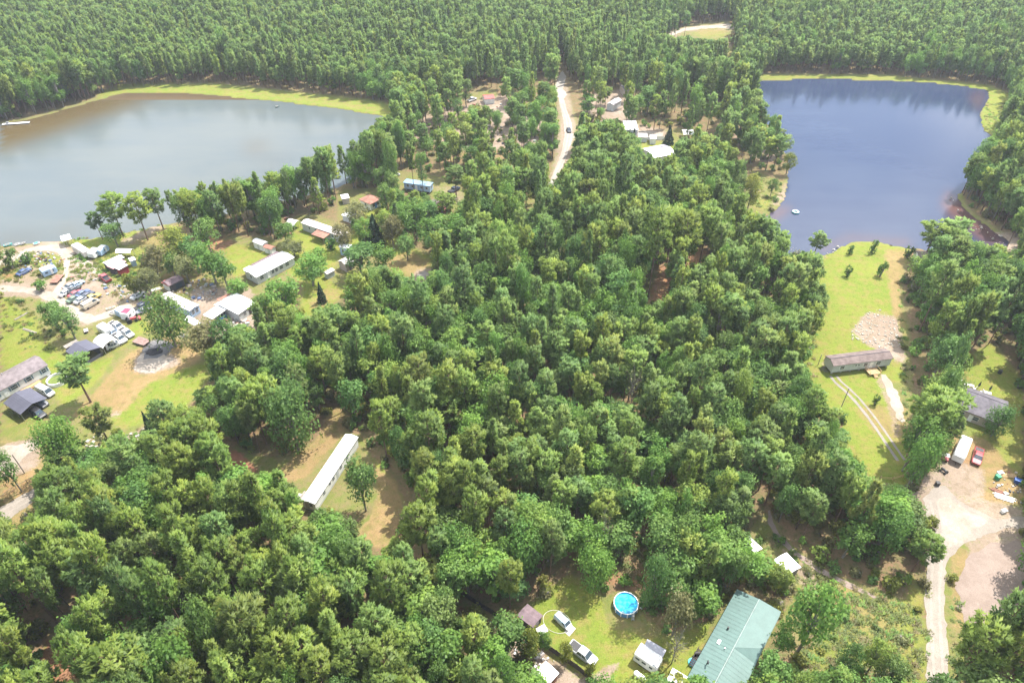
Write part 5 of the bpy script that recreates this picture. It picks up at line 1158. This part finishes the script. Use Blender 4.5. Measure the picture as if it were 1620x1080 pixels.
V('pickup_truck','silver crew cab pickup parked on the lower lawn beside the dark fence','pickup truck',(905,1020),(939,1046),'pickup','silver')
V('pickup_truck','red pickup with a dark bed parked in front of the grey roofed house','pickup truck',(1550,708),(1543,736),'pickup','red')
V('van','white van parked on the lawn beside the front carport','van',(59,613),(86,626),'van','white')
V('car','black SUV parked outside the front carport','car',(51,648),(70,659),'suv','black')
V('car','dark car half under the slate carport by the white house','car',(56,632),(72,641),'suv','grey')
V('utility_cart','small white and pale blue utility cart standing over the hose ring','cart',(883,975),(899,990),'van','white',cab='paleblue').scale = (.68,.78,.72)
V('pickup_truck','navy pickup right of the pale blue home','pickup truck',(712,304),(725,297),'pickup','navy')
V('pickup_truck','white pickup uppermost of the white ones beside the white carport','pickup truck',(177,511.5),(193,520),'pickup','white',group='white pickups beside the white carport')
V('pickup_truck','white pickup farthest right of the white ones beside the white carport','pickup truck',(192,522),(208,531),'pickup','white',group='white pickups beside the white carport')
V('pickup_truck','white pickup touching the right corner of the white carport','pickup truck',(182,531),(196,539),'pickup','white',group='white pickups beside the white carport')
V('car','small white car in front of the white carport opening','car',(176,547),(186,543),'sedan','white')
V('car','pale car just above the white carport roof','car',(174,522),(184,528),'sedan','paleblue')
V('car','blue car alone on the sandy ground left of the pale blue trailer','car',(32,433),(43,427),'sedan','blue')
V('truck','dark red truck with an open bed on the sandy track','truck',(174,446),(158,434),'pickup','darkred',cab='red')
for lab, cx, cy, k, colr in (('white car at the left end of the junk car row',104.5,462.5,'sedan','white'),('red car in the junk car row',119.4,464.5,'sedan','red'),('blue car right of the red one in the junk car row',130.5,464,'sedan','blue'),('navy car behind the pale silver car in the junk car row',138,467,'sedan','navy'),('green car lowest at the left of the junk car row',117,472.5,'sedan','green'),
  ('silver car between green and yellow in the junk car row',129,474,'sedan','silver'),('yellow pickup in the junk car row',145,472.5,'pickup','yellow'),('tan van at the lower end of the junk car row',143.5,481,'van','tan'),('grey car above the white car of the junk car row',111.5,452,'sedan','grey'),('dark car above the red car of the junk car row',116,458,'sedan','black'),('pale blue car uppermost of the junk car row',122,449.5,'sedan','paleblue')):
    V('pickup_truck' if k == 'pickup' else 'van' if k == 'van' else 'car', lab, 'pickup truck' if k == 'pickup' else 'van' if k == 'van' else 'car', (cx-7,cy+4), (cx+7,cy-4), k, colr, group='junk cars parked in a row', plain=True)
V('pickup_truck','navy truck behind the camper with the red roof','pickup truck',(217,489),(230,482),'pickup','navy',plain=True)
V('car','grey car right of the red tractor','car',(222,493),(233,488),'sedan','grey',plain=True)
V('car','white car on the sand left of the junkyard trailer','car',(213,470),(222,464),'sedan','white',plain=True)
V('pickup_truck','white pickup parked on the dirt left of the village road','pickup truck',(741,160),(752,156),'pickup','white',plain=True)
V('car','dark car standing on the verge of the village road','car',(899,203),(901,209),'sedan','black',plain=True)
camper('camper_trailer','white camper trailer with a grey awning on the lower lawn','camper',(1008,1030),(1043,1054),2.6,2.9,W_WHITE,WHITE_ROOF,3)
camper('camper_van','white camper parked beside the red pickup','camper',(1527,697),(1515,727),2.4,2.8,W_WHITE,WHITE_ROOF,2)
camper('trailer','pale blue box trailer with a white roof edge on the sandy lot','trailer',(66,432.5),(88,424),2.7,2.6,W_LBLUE,WHITE_ROOF,2,ac=False)
camper('camper_trailer','camper with a bright red roof beside the red tractor','camper',(197,502),(208,491.5),2.6,2.7,W_WHITE,paint_mat('bright_red_roof', (.55,.04,.08), .5),2,ac=False)
camper('camper_trailer','pale blue roofed camper left of the red roofed one','camper',(186,497),(200,488.5),2.4,2.5,W_LBLUE,paint_mat('sky_roof', (.45,.62,.75), .5),2,ac=False)
camper('box_truck','faded pink and white box truck by the sandy track','truck',(120,391),(138,402),2.5,2.9,PINK_ROOF,WHITE_ROOF,0,ac=False)
camper('box_truck','white truck with its rounded front towards the sandy track','truck',(153,397),(143,405),2.4,2.7,W_WHITE,WHITE_ROOF,1,ac=False)
camper('trailer','white and teal trailer behind the rounded white truck','trailer',(155,401),(168,391),2.3,2.4,W_LBLUE,WHITE_ROOF,1,ac=False)
camper('trailer','pinkish roofed trailer just behind the white carport','trailer',(160,517),(174,525),2.5,2.3,W_WHITE,paint_mat('pink_roof', (.55,.28,.30), .6),1,ac=False)
def flatbed(label, rear, front, W, H, mat, name='flatbed_trailer'):
    a, b_ = at(*rear, H), at(*front, H); d = b_-a; c = (a+b_)/2; L = d.length; t = thing(name, label, 'trailer', (c.x, c.y, 0), math.atan2(d.y, d.x))
    for k in range(6): MB().box(0, -W/2+W*(k+.5)/6, H-.05, L, W/6*.93, .1).build('plank', mat, t)
    MB().box(0, 0, H-.2, L-.1, W-.2, .18).build('frame', BLACK, t); MB().tube([(L/2,0,H-.2),(L/2+1.2,0,.4)], .06, 5).build('hitch', BLACK, t)
    for s in (-1, 1): MB().wheel(-.2, s*(W/2+.12), .35, .35, .22).build('wheel', TYRE, t)
flatbed('brown flatbed trailer on the grass above the ash heap', (214,536), (233,542), 2.6, .75, paint_mat('brown_planks', (.25,.16,.14), .9, .3))
flatbed('rusty flatbed on the grass beside the sandy track', (84,447), (95,434), 2.4, .8, RUST)
flatbed('small pale trailer with a square bed on the left lawn', (132.5,523), (139,521), 1.7, .6, PINK_ROOF)
# tractor
c = at(208,509); t = thing('tractor', 'red tractor on the grass below the red roofed camper', 'tractor', c, R(35)); rm = carpaint('red', COLS['red'])
MB().box(.8,0,.95,1.7,.7,.6).build('hood', rm, t); MB().box(-.4,0,1.2,.5,.5,.4).build('seat', BLACK, t)
for x,r_,w_ in ((-.5,.75,.4),(1.3,.45,.28)):
    for s in (-1,1): MB().wheel(x, s*.8, r_, r_, w_).build('wheel', TYRE, t)
MB().box(2.4,0,.5,.5,1.8,.6).build('bucket', rm, t)
# boats
def boat(label, rear, front, W, mat, z=0.0, name='boat', group=None, inner=None):
    a, b_ = at(*rear, .3), at(*front, .3); d = b_-a; c = (a+b_)/2; L = d.length; t = thing(name, label, 'boat', (c.x, c.y, z), math.atan2(d.y, d.x), group=group)
    st = [(-.5,.85,.0),(-.2,1,-.02),(.15,.95,0),(.38,.6,.08),(.5,.08,.18)]
    MB().loft([[(x*L,-w_*W/2,.5+s),(x*L,-w_*W/2*.7,.05),(x*L,w_*W/2*.7,.05),(x*L,w_*W/2,.5+s)] for x,w_,s in st]).build('hull', mat, t)
    MB().loft([[(x*L*.9,-w_*W/2*.78,.53+s*.9),(x*L*.9,w_*W/2*.78,.53+s*.9)] for x,w_,s in st[:4]]+[[(.44*L,-.03,.6),(.44*L,.03,.6)]], close=False).build('interior', inner or STEEL, t)
    for x in (-.25,.1): MB().box(x*L,0,.58,.25,W*.82,.05).build('bench', inner or WOODG, t)
TEAL = paint_mat('teal_hull', (.10,.42,.38), .4); WHULL = paint_mat('white_hull', (.72,.72,.70), .4); CREAM = paint_mat('cream_hull', (.66,.62,.42), .5)
boat('teal boat at the left edge on the pale pond shore', (6,389), (19,385.5), 1.6, TEAL); boat('white boat right of the teal one on the pale pond shore', (23,388), (31,385), 1.5, WHULL)
boat('grey-white boat in the middle of the pond shore row', (33,386.5), (41,383.5), 1.5, STEEL); boat('white and teal boat nearest the boat shelter', (53,386.5), (63,383.5), 1.5, WHULL, inner=TEAL)
boat('cream canoe lying on the grass by the sandy track', (168,489.5), (183,485), 1.1, CREAM); boat('small cream boat beside the pale blue roofed camper', (175,494), (183,498), 1.4, CREAM)
boat('tiny dark boat far out on the pale pond', (435.5,168), (440.5,167), 1.6, paint_mat('dark_hull', (.05,.12,.10), .5), z=-.45); boat('white boat behind the pale blue home', (619,273), (633,277), 2.0, WHULL)
c = at(1258.5,336,-.3); t = thing('swim_tube', 'big teal and white inflatable ring floating on the dark lake', 'float', (c.x,c.y,-.4))
MB().torus(0,0,.22,.98,.38,32,10).build('tube', paint_mat('teal_vinyl', (.03,.25,.27), .4), t, True); MB().torus(0,0,.36,.98,.29,32,8).build('top_band', paint_mat('white_vinyl', (.72,.78,.76), .4), t, True)
a, b_ = at(4,197,-.1), at(47,194,-.1); c = (a+b_)/2; d = b_-a; t = thing('dock', 'narrow white floating dock near the left edge of the pale pond', 'dock', (c.x,c.y,-.4), math.atan2(d.y,d.x)); Ld = d.length
for k in range(9): MB().box(-Ld/2+Ld*(k+.5)/9, 0, .45, Ld/9*.95, 1.6, .12).build('deck_section', TRIM, t)
for s in (-1,1): MB().box(0, s*.6, .2, Ld*.96, .45, .4).build('float', BLACK, t)
MB().box(-Ld*.3, 0, .9, 1.2, 1.0, .8).build('bench', STEEL, t)

# ------------------------------------------------------------------ yard things
# pool
c = at(990,956,.6); t = thing('swimming_pool', 'round above-ground pool of bright blue water on the lower lawn', 'pool', (c.x,c.y,0)); Rp = 2.32; n = 36
wl_ = MB(); ring = lambda r_, z: [(r_*math.cos(2*PI*k/n), r_*math.sin(2*PI*k/n), z) for k in range(n)]
wl_.loft([ring(Rp,0),ring(Rp,1.2),ring(Rp-.06,1.2),ring(Rp-.06,.1)], close=False).build('wall', paint_mat('pool_wall_blue', (.10,.27,.50), .5), t)
MB().torus(0,0,1.22,Rp-.02,.09,n,6).build('rim', TRIM, t, True)
pm, nt, out = nodes_mat('pool_water'); p = N(nt, 'ShaderNodeBsdfPrincipled', Roughness=.06, IOR=1.33); vv = noise(nt, 1.1, 4, .6); nt.links.new(mixc(nt, ramp(nt, vv, .4, .65), (.0,.27,.50), (.06,.48,.62)), p.inputs['Base Color']); nt.links.new(p.outputs[0], out.inputs[0])  # paler blue patches are caustic light painted into the water colour
MB().add([(0,0,1.0)]+ring(Rp-.07,1.0), [(0,k+1,(k+1) % n+1) for k in range(n)]).build('water', pm, t)
for k in range(12): MB().box((Rp+.05)*math.cos(k*PI/6), (Rp+.05)*math.sin(k*PI/6), .6, .12, .16, 1.22, k*PI/6).build('upright', TRIM, t)
ld = MB()
for s in (-.25,.25): ld.tube([(1.0+s,-Rp-.6,0),(1.0+s,-Rp-.1,1.7),(1.0+s,-Rp+.5,1.0)], .04, 5)
for k in range(4): ld.box(1.0,-Rp-.5+.13*k,.3+.3*k,.5,.16,.05)
ld.build('ladder', STEEL, t)
def chair(label, x, y, rz, mat, group=None):
    t = thing('lawn_chair', label, 'chair', at(x,y), rz, group)
    MB().box(0,0,.4,.5,.5,.06).build('seat', mat, t); MB().box(-.26,0,.75,.06,.5,.7).build('backrest', mat, t)
    for a in (-.2,.2):
        for b_ in (-.2,.2): MB().box(a,b_,.2,.05,.05,.4).build('leg', mat, t)
def table(label, x, y, w_, d_, mat, rz=0.0, h=.74, name='table'):
    t = thing(name, label, 'table', at(x,y), rz); MB().box(0,0,h,w_,d_,.05).build('tabletop', mat, t)
    for a in (-1,1):
        for b_ in (-1,1): MB().box(a*(w_/2-.08),b_*(d_/2-.08),h/2-.02,.06,.06,h-.06).build('leg', mat, t)
chair('white chair at the lower edge of the round pool, left one',985,970,R(70),TRIM); chair('white chair right below the pool ladder',1001,969,R(110),TRIM); chair('white chair at the right of the round pool',1014,962,R(150),TRIM)
table('white folding table beside the brown roofed shed',857,999,1.9,1.5,TRIM,R(30)); table('white table on the patio behind the grey roofed house',1533,612,1.8,.9,TRIM,R(-25)); table('second white table on the patio behind the grey roofed house, nearer the right end',1561,624,1.6,.9,TRIM,R(-25))
for i,(x,y) in enumerate(((1520,605),(1526,609),(1541,616),(1552,621))): chair(('white chair at the left end of the patio','grey-white chair second on the patio','white chair between the patio tables','white chair beside the right patio table')[i],x,y,R(60+40*i),TRIM)
t = thing('hose_ring', 'cream hose laid in a wide oval on the lower lawn', 'hose', at(881,983), R(-28)); MB().torus(0,0,.06,2.7,.06,48,6,1.0,.80).build('hose', paint_mat('pale_hose', (.55,.52,.42), .6), t, True)
a = at(902,996,.3); t = thing('ramp', 'pale metal ramp behind the small white and blue van', 'ramp', (a.x,a.y,0), R(45)); MB().add([(-.9,-.6,.02),(.9,-.6,.45),(.9,.6,.45),(-.9,.6,.02),(-.9,-.6,0),(.9,-.6,.38),(.9,.6,.38),(-.9,.6,0)], [(0,1,2,3),(7,6,5,4),(0,4,5,1),(1,5,6,2),(2,6,7,3),(3,7,4,0)]).build('ramp_plate', PINK_ROOF, t)
t, L, W = carport('awning', 'grey fabric awning on poles beside the white camper trailer', (1017,1024), (1047,1042), (1028,1013), 2.3, .2, paint_mat('grey_awning', (.36,.36,.40), .7), 'shed', posts=2, cat='awning')
a, b_ = at(1005,1064,.6), at(1026,1080,.6); c = (a+b_)/2; d = b_-a; t = thing('gas_tank', 'white cylindrical gas tank below the camper trailer', 'gas tank', (c.x,c.y,0), math.atan2(d.y,d.x)); Lt = d.length
MB().tube([(-Lt/2-.25,0,.75),(-Lt/2,0,.75),(Lt/2,0,.75),(Lt/2+.25,0,.75)], [.2,.5,.5,.2], 14).build('tank', TRIM, t, False)
for x in (-.6,.6): MB().box(x*Lt/2,0,.13,.3,.8,.26).build('foot', PIERM, t)
t = thing('grill', 'black barbecue grill at the left eave of the green roof', 'grill', at(1102,1037)); MB().box(0,0,.55,.9,.6,.7).build('cart', BLACK, t); MB().tube([(-.45,0,1.0),(.45,0,1.0)], .32, 10).build('lid', BLACK, t)
t = thing('paddling_pool', 'small turquoise paddling pool beside the green roofed house', 'pool', at(1096,1048)); MB().torus(0,0,.15,.75,.15,20,6).build('rim', paint_mat('turquoise_plastic', (.10,.50,.52), .4), t, True); MB().cyl(0,0,.02,.16,.74,20).build('water', pm, t)
# round half empty pool by the left house
c = at(92,603); t = thing('round_planter', 'round white walled planter with grass inside beside the leaning pine', 'planter', (c.x,c.y,0))
MB().loft([ring(2.5,0),ring(2.5,1.05),ring(2.3,1.05),ring(2.3,.3)], close=False).build('wall', W_WHITE, t); MB().add([(0,0,.4)]+ring(2.3,.4), [(0,k+1,(k+1) % n+1) for k in range(n)]).build('grass_fill', paint_mat('planter_grass', (.12,.16,.03), .9), t)
# ash heap
hm = MB(); rr = random.Random(3); rings_ = []
for j in range(7): rings_.append([((1-j/7)*2.4*(1+.15*math.sin(3*k+j))*math.cos(2*PI*k/18), (1-j/7)*1.8*(1+.12*math.sin(2*k))*math.sin(2*PI*k/18), .9*(j/7)**.8+rr.uniform(-.05,.05)) for k in range(18)])
o = hm.loft(rings_).build('ash_heap', paint_mat('black_ash', (.03,.03,.035), .95, .4, 2), None, True); o.location = at(244,556); tag(o, 'black heap of ash in the middle of the grey burnt patch', 'heap')
# poles
def pole(label, base, H, r=.14, arm=True, name='utility_pole'):
    t = thing(name, label, 'pole', at(*base)); MB().tube([(0,0,-.2),(0,0,H)], [r,r*.8], 8).build('pole', WOODG, t)
    if arm: MB().box(0,0,H-.5,1.6,.12,.12,.4).build('crossarm', WOODG, t)
pole('wooden pole beside the pale path on the grassy field', (1329,648), 7.4, .12, False); pole('short dark pole at the left end of the pale home on the field', (1294,577), 3.6, .1, False); pole('bare wooden pole near the pale verge at the left edge', (39,748), 6.3, .13, False)
t = thing('barrel', 'dark barrel with a pole beside it on the lawn behind the grey roofed house', 'barrel', at(1581,590)); MB().cyl(0,0,0,1.0,.5,12).build('drum', BLACK, t); MB().tube([(.4,.2,0),(1.0,.6,2.6)], .05, 5).build('pole', BLACK, t)
for lab, x, y in (('closed dark umbrella left on the patio edge',1546,615),('closed dark umbrella right on the patio edge',1563,621)):
    t = thing('patio_umbrella', lab, 'umbrella', at(x,y)); MB().tube([(0,0,0),(0,0,2.6)], .04, 6).build('pole', STEEL, t); MB().tube([(0,0,1.0),(0,0,1.5),(0,0,2.6)], [.2,.26,.05], 8).build('canopy', BLACK, t)
# fences
def fence(label, pts, H, mat, panel, name='fence', bh=None):
    P = [at(*q) for q in pts]; t = thing(name, label, 'fence', P[0])
    for a, b_ in zip(P[:-1], P[1:]):
        d = b_-a; L = d.length; n_ = max(1, round(L/panel)); rz = math.atan2(d.y, d.x)
        for k in range(n_):
            q0, q1 = a.lerp(b_, k/n_)-P[0], a.lerp(b_, (k+1)/n_)-P[0]; l = (q1-q0).length; m_ = (q0+q1)/2
            MB().box(q0.x,q0.y,(H+.1)/2,.12,.12,H+.1,rz).build('post', mat, t)
            pn = MB()
            if bh is None:
                nb = max(3, int(l/.24))
                for j in range(nb):
                    q = q0.lerp(q1, (j+.5)/nb); pn.box(q.x,q.y,H/2-.02*(j % 2),l/nb*.92,.04,H-.06*(j % 3),rz)
            else:
                for z in bh: pn.box(m_.x,m_.y,z,l,.05,.1,rz)
            pn.build('panel' if bh is None else 'rail', mat, t)
        MB().box((b_-P[0]).x,(b_-P[0]).y,(H+.1)/2,.12,.12,H+.1,rz).build('post', mat, t)
fence('dark wooden privacy fence running past the silver pickup to the bottom edge', [(716,930),(760,960),(800,985),(845,1012),(880,1036),(912,1058),(945,1085)], 1.8, WOODD, 2.4)
fence('low wooden rail fence at the lower end of the grassy field', [(1392,758),(1412,759),(1428,754)], 1.1, WOOD, 2.0, bh=(.4,.8))
fence('thin rail fence along the bank at the left edge', [(-5,795),(26,772),(44,764),(60,754),(92,736)], 1.1, WOODG, 3.2, bh=(.9,))
fence('pale board fence behind the yellow lawn in the village', [(1010,219),(1028,222),(1050,221)], 1.6, TRIM, 3.0)
# things in the right parking lot
def binbox(name, label, cat, px, size, mat, rz=0.0, lid=None):
    t = thing(name, label, cat, at(*px), rz); MB().box(0,0,size[2]/2,size[0]*.88,size[1]*.88,size[2],0,1.12).build('body', mat, t); MB().box(0,0,size[2]+.04,size[0]*1.02,size[1]*1.02,.08).build('lid', lid or mat, t)
binbox('bin','green bin beside the scrap at the right edge','bin',(1577,757),(1.0,1.0,1.0),paint_mat('green_plastic', (.02,.28,.14), .5),.3)
binbox('box','white appliance box above the green bin','box',(1581,750),(1.3,.8,.7),TRIM,.2); binbox('bin','blue bin among the scrap at the right edge','bin',(1609,763),(1.5,1.0,.9),paint_mat('blue_plastic', (.03,.10,.35), .5),-.5)
binbox('box','white box alone by the gravel fork','box',(1587,810),(1.2,.8,.7),TRIM,.3,W_GREY); binbox('bin','small dark bin at the edge of the parking lot under the trees','bin',(1482,767),(.8,.8,.9),BLACK)
def lumber(label, px, rz, mat, n_=5, L=4.0):
    t = thing('lumber_stack', label, 'lumber', at(*px), rz); rr = random.Random(px[0])
    for k in range(n_): MB().box(rr.uniform(-.3,.3),-.5+k*.24,.12+.12*(k % 2),L*rr.uniform(.75,1),.2,.1,rr.uniform(-.06,.06)).build('board', mat, t)
lumber('stack of tan boards right of the white appliance box',(1594,752),R(0),WOOD); lumber('pile of pale scrap boards below the green bin',(1588,788),R(-25),TRIM,6,4.5); lumber('brown boards lying above the pale scrap boards',(1577,776),R(-30),RUST,4,3.0); lumber('pale boards on the concrete by the white wall',(246,458),R(30),TRIM,4,3.5)
lumber('stack of long pale poles on the left grass',(49,523),R(-20),WOODG,3,6.0); lumber('grey log lying on the left grass',(33,500),R(60),WOODG,2,4.5)
t = thing('golf_cart', 'small cart with a grey canopy beside the trees at the parking lot', 'cart', at(1491,727), R(-20)); MB().box(0,0,.55,2.0,1.1,.35).build('body', rm, t); MB().box(0,0,1.75,1.9,1.25,.08).build('canopy', paint_mat('grey_awning', (.36,.36,.40), .7), t)
for a in (-.85,.85):
    for b_ in (-.5,.5): MB().box(a,b_,1.2,.05,.05,1.1).build('post', STEEL, t); MB().wheel(a*.8,b_,.22,.22,.18).build('wheel', TYRE, t)
t = thing('quad_bike', 'dark quad bike below the grey canopied cart', 'quad bike', at(1492,746), R(-60)); MB().box(0,0,.65,1.5,.5,.35,0,.7).build('body', BLACK, t); MB().box(-.2,0,.88,.6,.35,.14).build('seat', BLACK, t); MB().tube([(.5,-.4,1.0),(.45,0,1.05),(.5,.4,1.0)], .03, 5).build('handlebar', STEEL, t)
for a in (-.6,.6):
    for b_ in (-.45,.45): MB().wheel(a,b_,.28,.28,.24).build('wheel', TYRE, t)
# the concrete pad and rubble
sheet('concrete_pad', [(658,436),(672,427),(677,432),(676,440),(664,446)], .05, CONC, seed=31, amp=.2)
def rubble(name, label, poly, n_, smin, smax, mats, seed, flat=.5):
    rr = random.Random(seed); xs_ = [p[0] for p in poly]; ys_ = [p[1] for p in poly]; mb = MB(); mi = []; k = 0; tries = 0
    while k < n_ and tries < n_*30:
        tries += 1; x, y = rr.uniform(min(xs_), max(xs_)), rr.uniform(min(ys_), max(ys_))
        if not inpoly(poly, np.array([x]), np.array([y]))[0]: continue
        p = at(x, y); s = smin+(smax-smin)*rr.random()**2.5; f0 = len(mb.f)
        mb.box(p.x, p.y, s*flat*.45, s*rr.uniform(.6,1.5), s*rr.uniform(.5,1), s*flat, rr.uniform(0,3.1), rr.uniform(.6,.95)); mi += [rr.randrange(len(mats))]*(len(mb.f)-f0); k += 1
    o = mb.build(name, mats); o.data.polygons.foreach_set('material_index', mi); tag(o, label, kind='stuff')
LIME = paint_mat('pale_rubble', (.42,.38,.32), .9, .3, 2); 
rubble('rubble', 'pale broken concrete spread on the field above the pale home', [(1348,538),(1345,522),(1372,495),(1390,490),(1412,500),(1424,520),(1420,540),(1428,552),(1400,556),(1375,545)], 460, .12, .6, [LIME, LIME], 1)
SCR = [paint_mat('scrap_white', (.42,.42,.40), .6), STEEL, RUST, paint_mat('scrap_blue', (.10,.14,.24), .6), WOODG, BLACK, WOODG, W_TAN]
rubble('scrap', 'scrap metal and junk strewn over the sandy lot', [(22,428),(40,405),(62,398),(100,404),(104,414),(80,424),(62,418),(50,430)], 130, .2, 1.1, SCR, 2)
rubble('scrap', 'scrap and boards around the junk car row', [(96,455),(112,436),(135,425),(155,440),(150,455),(165,470),(150,486),(120,480)], 70, .2, .9, SCR, 3)
rubble('scrap', 'pale scrap between the red truck and the junkyard trailer', [(165,450),(200,440),(238,455),(240,472),(200,480),(170,470)], 110, .2, 1.0, SCR, 4)
rubble('scrap', 'junk around the dark open shed', [(270,462),(290,446),(320,440),(345,455),(345,470),(310,478)], 100, .25, 1.2, SCR, 5)
rubble('scrap', 'junk in the yard below the blue walled workshop', [(350,510),(375,500),(402,505),(395,520),(360,524),(345,520)], 80, .3, 1.6, SCR, 6)
rubble('rubble', 'white rubble on the bank below the left lawn', [(125,735),(140,690),(190,690),(250,672),(300,650),(305,662),(240,700),(190,735),(160,765),(135,760)], 260, .2, 1.0, [LIME, LIME, PINK_ROOF], 7)
rubble('scrap', 'scrap between the pines left of the village road', [(690,200),(740,165),(800,165),(850,190),(850,240),(760,240),(700,230)], 110, .4, 1.6, SCR, 8)
rubble('scrap', 'junk by the pale pond side of the long pale home', [(438,360),(452,345),(468,350),(462,372),(442,376)], 40, .4, 1.6, [WOODG, RUST, STEEL], 9)
rubble('rubble', 'pale stones along the lake shore', [(1205,356),(1232,372),(1262,398),(1300,404),(1330,386),(1335,391),(1300,412),(1255,408),(1222,388),(1200,366)], 60, .2, .8, [LIME, PIERM], 10)
rubble('rubble', 'gravel and trash along the dark fence', [(790,990),(840,1025),(880,1045),(840,1075),(790,1060),(770,1010)], 160, .2, 1.0, [LIME, PINK_ROOF, WOODG], 11)
rubble('scrap', 'small scrap at the right edge of the parking lot', [(1568,745),(1615,745),(1618,800),(1575,792)], 40, .2, .9, SCR, 12)
rubble('rubble', 'stones on the right bank of the dark lake', [(1500,300),(1520,340),(1590,375),(1622,390),(1622,402),(1580,388),(1535,360),(1508,335)], 50, .2, .9, [LIME, WOODG], 13)
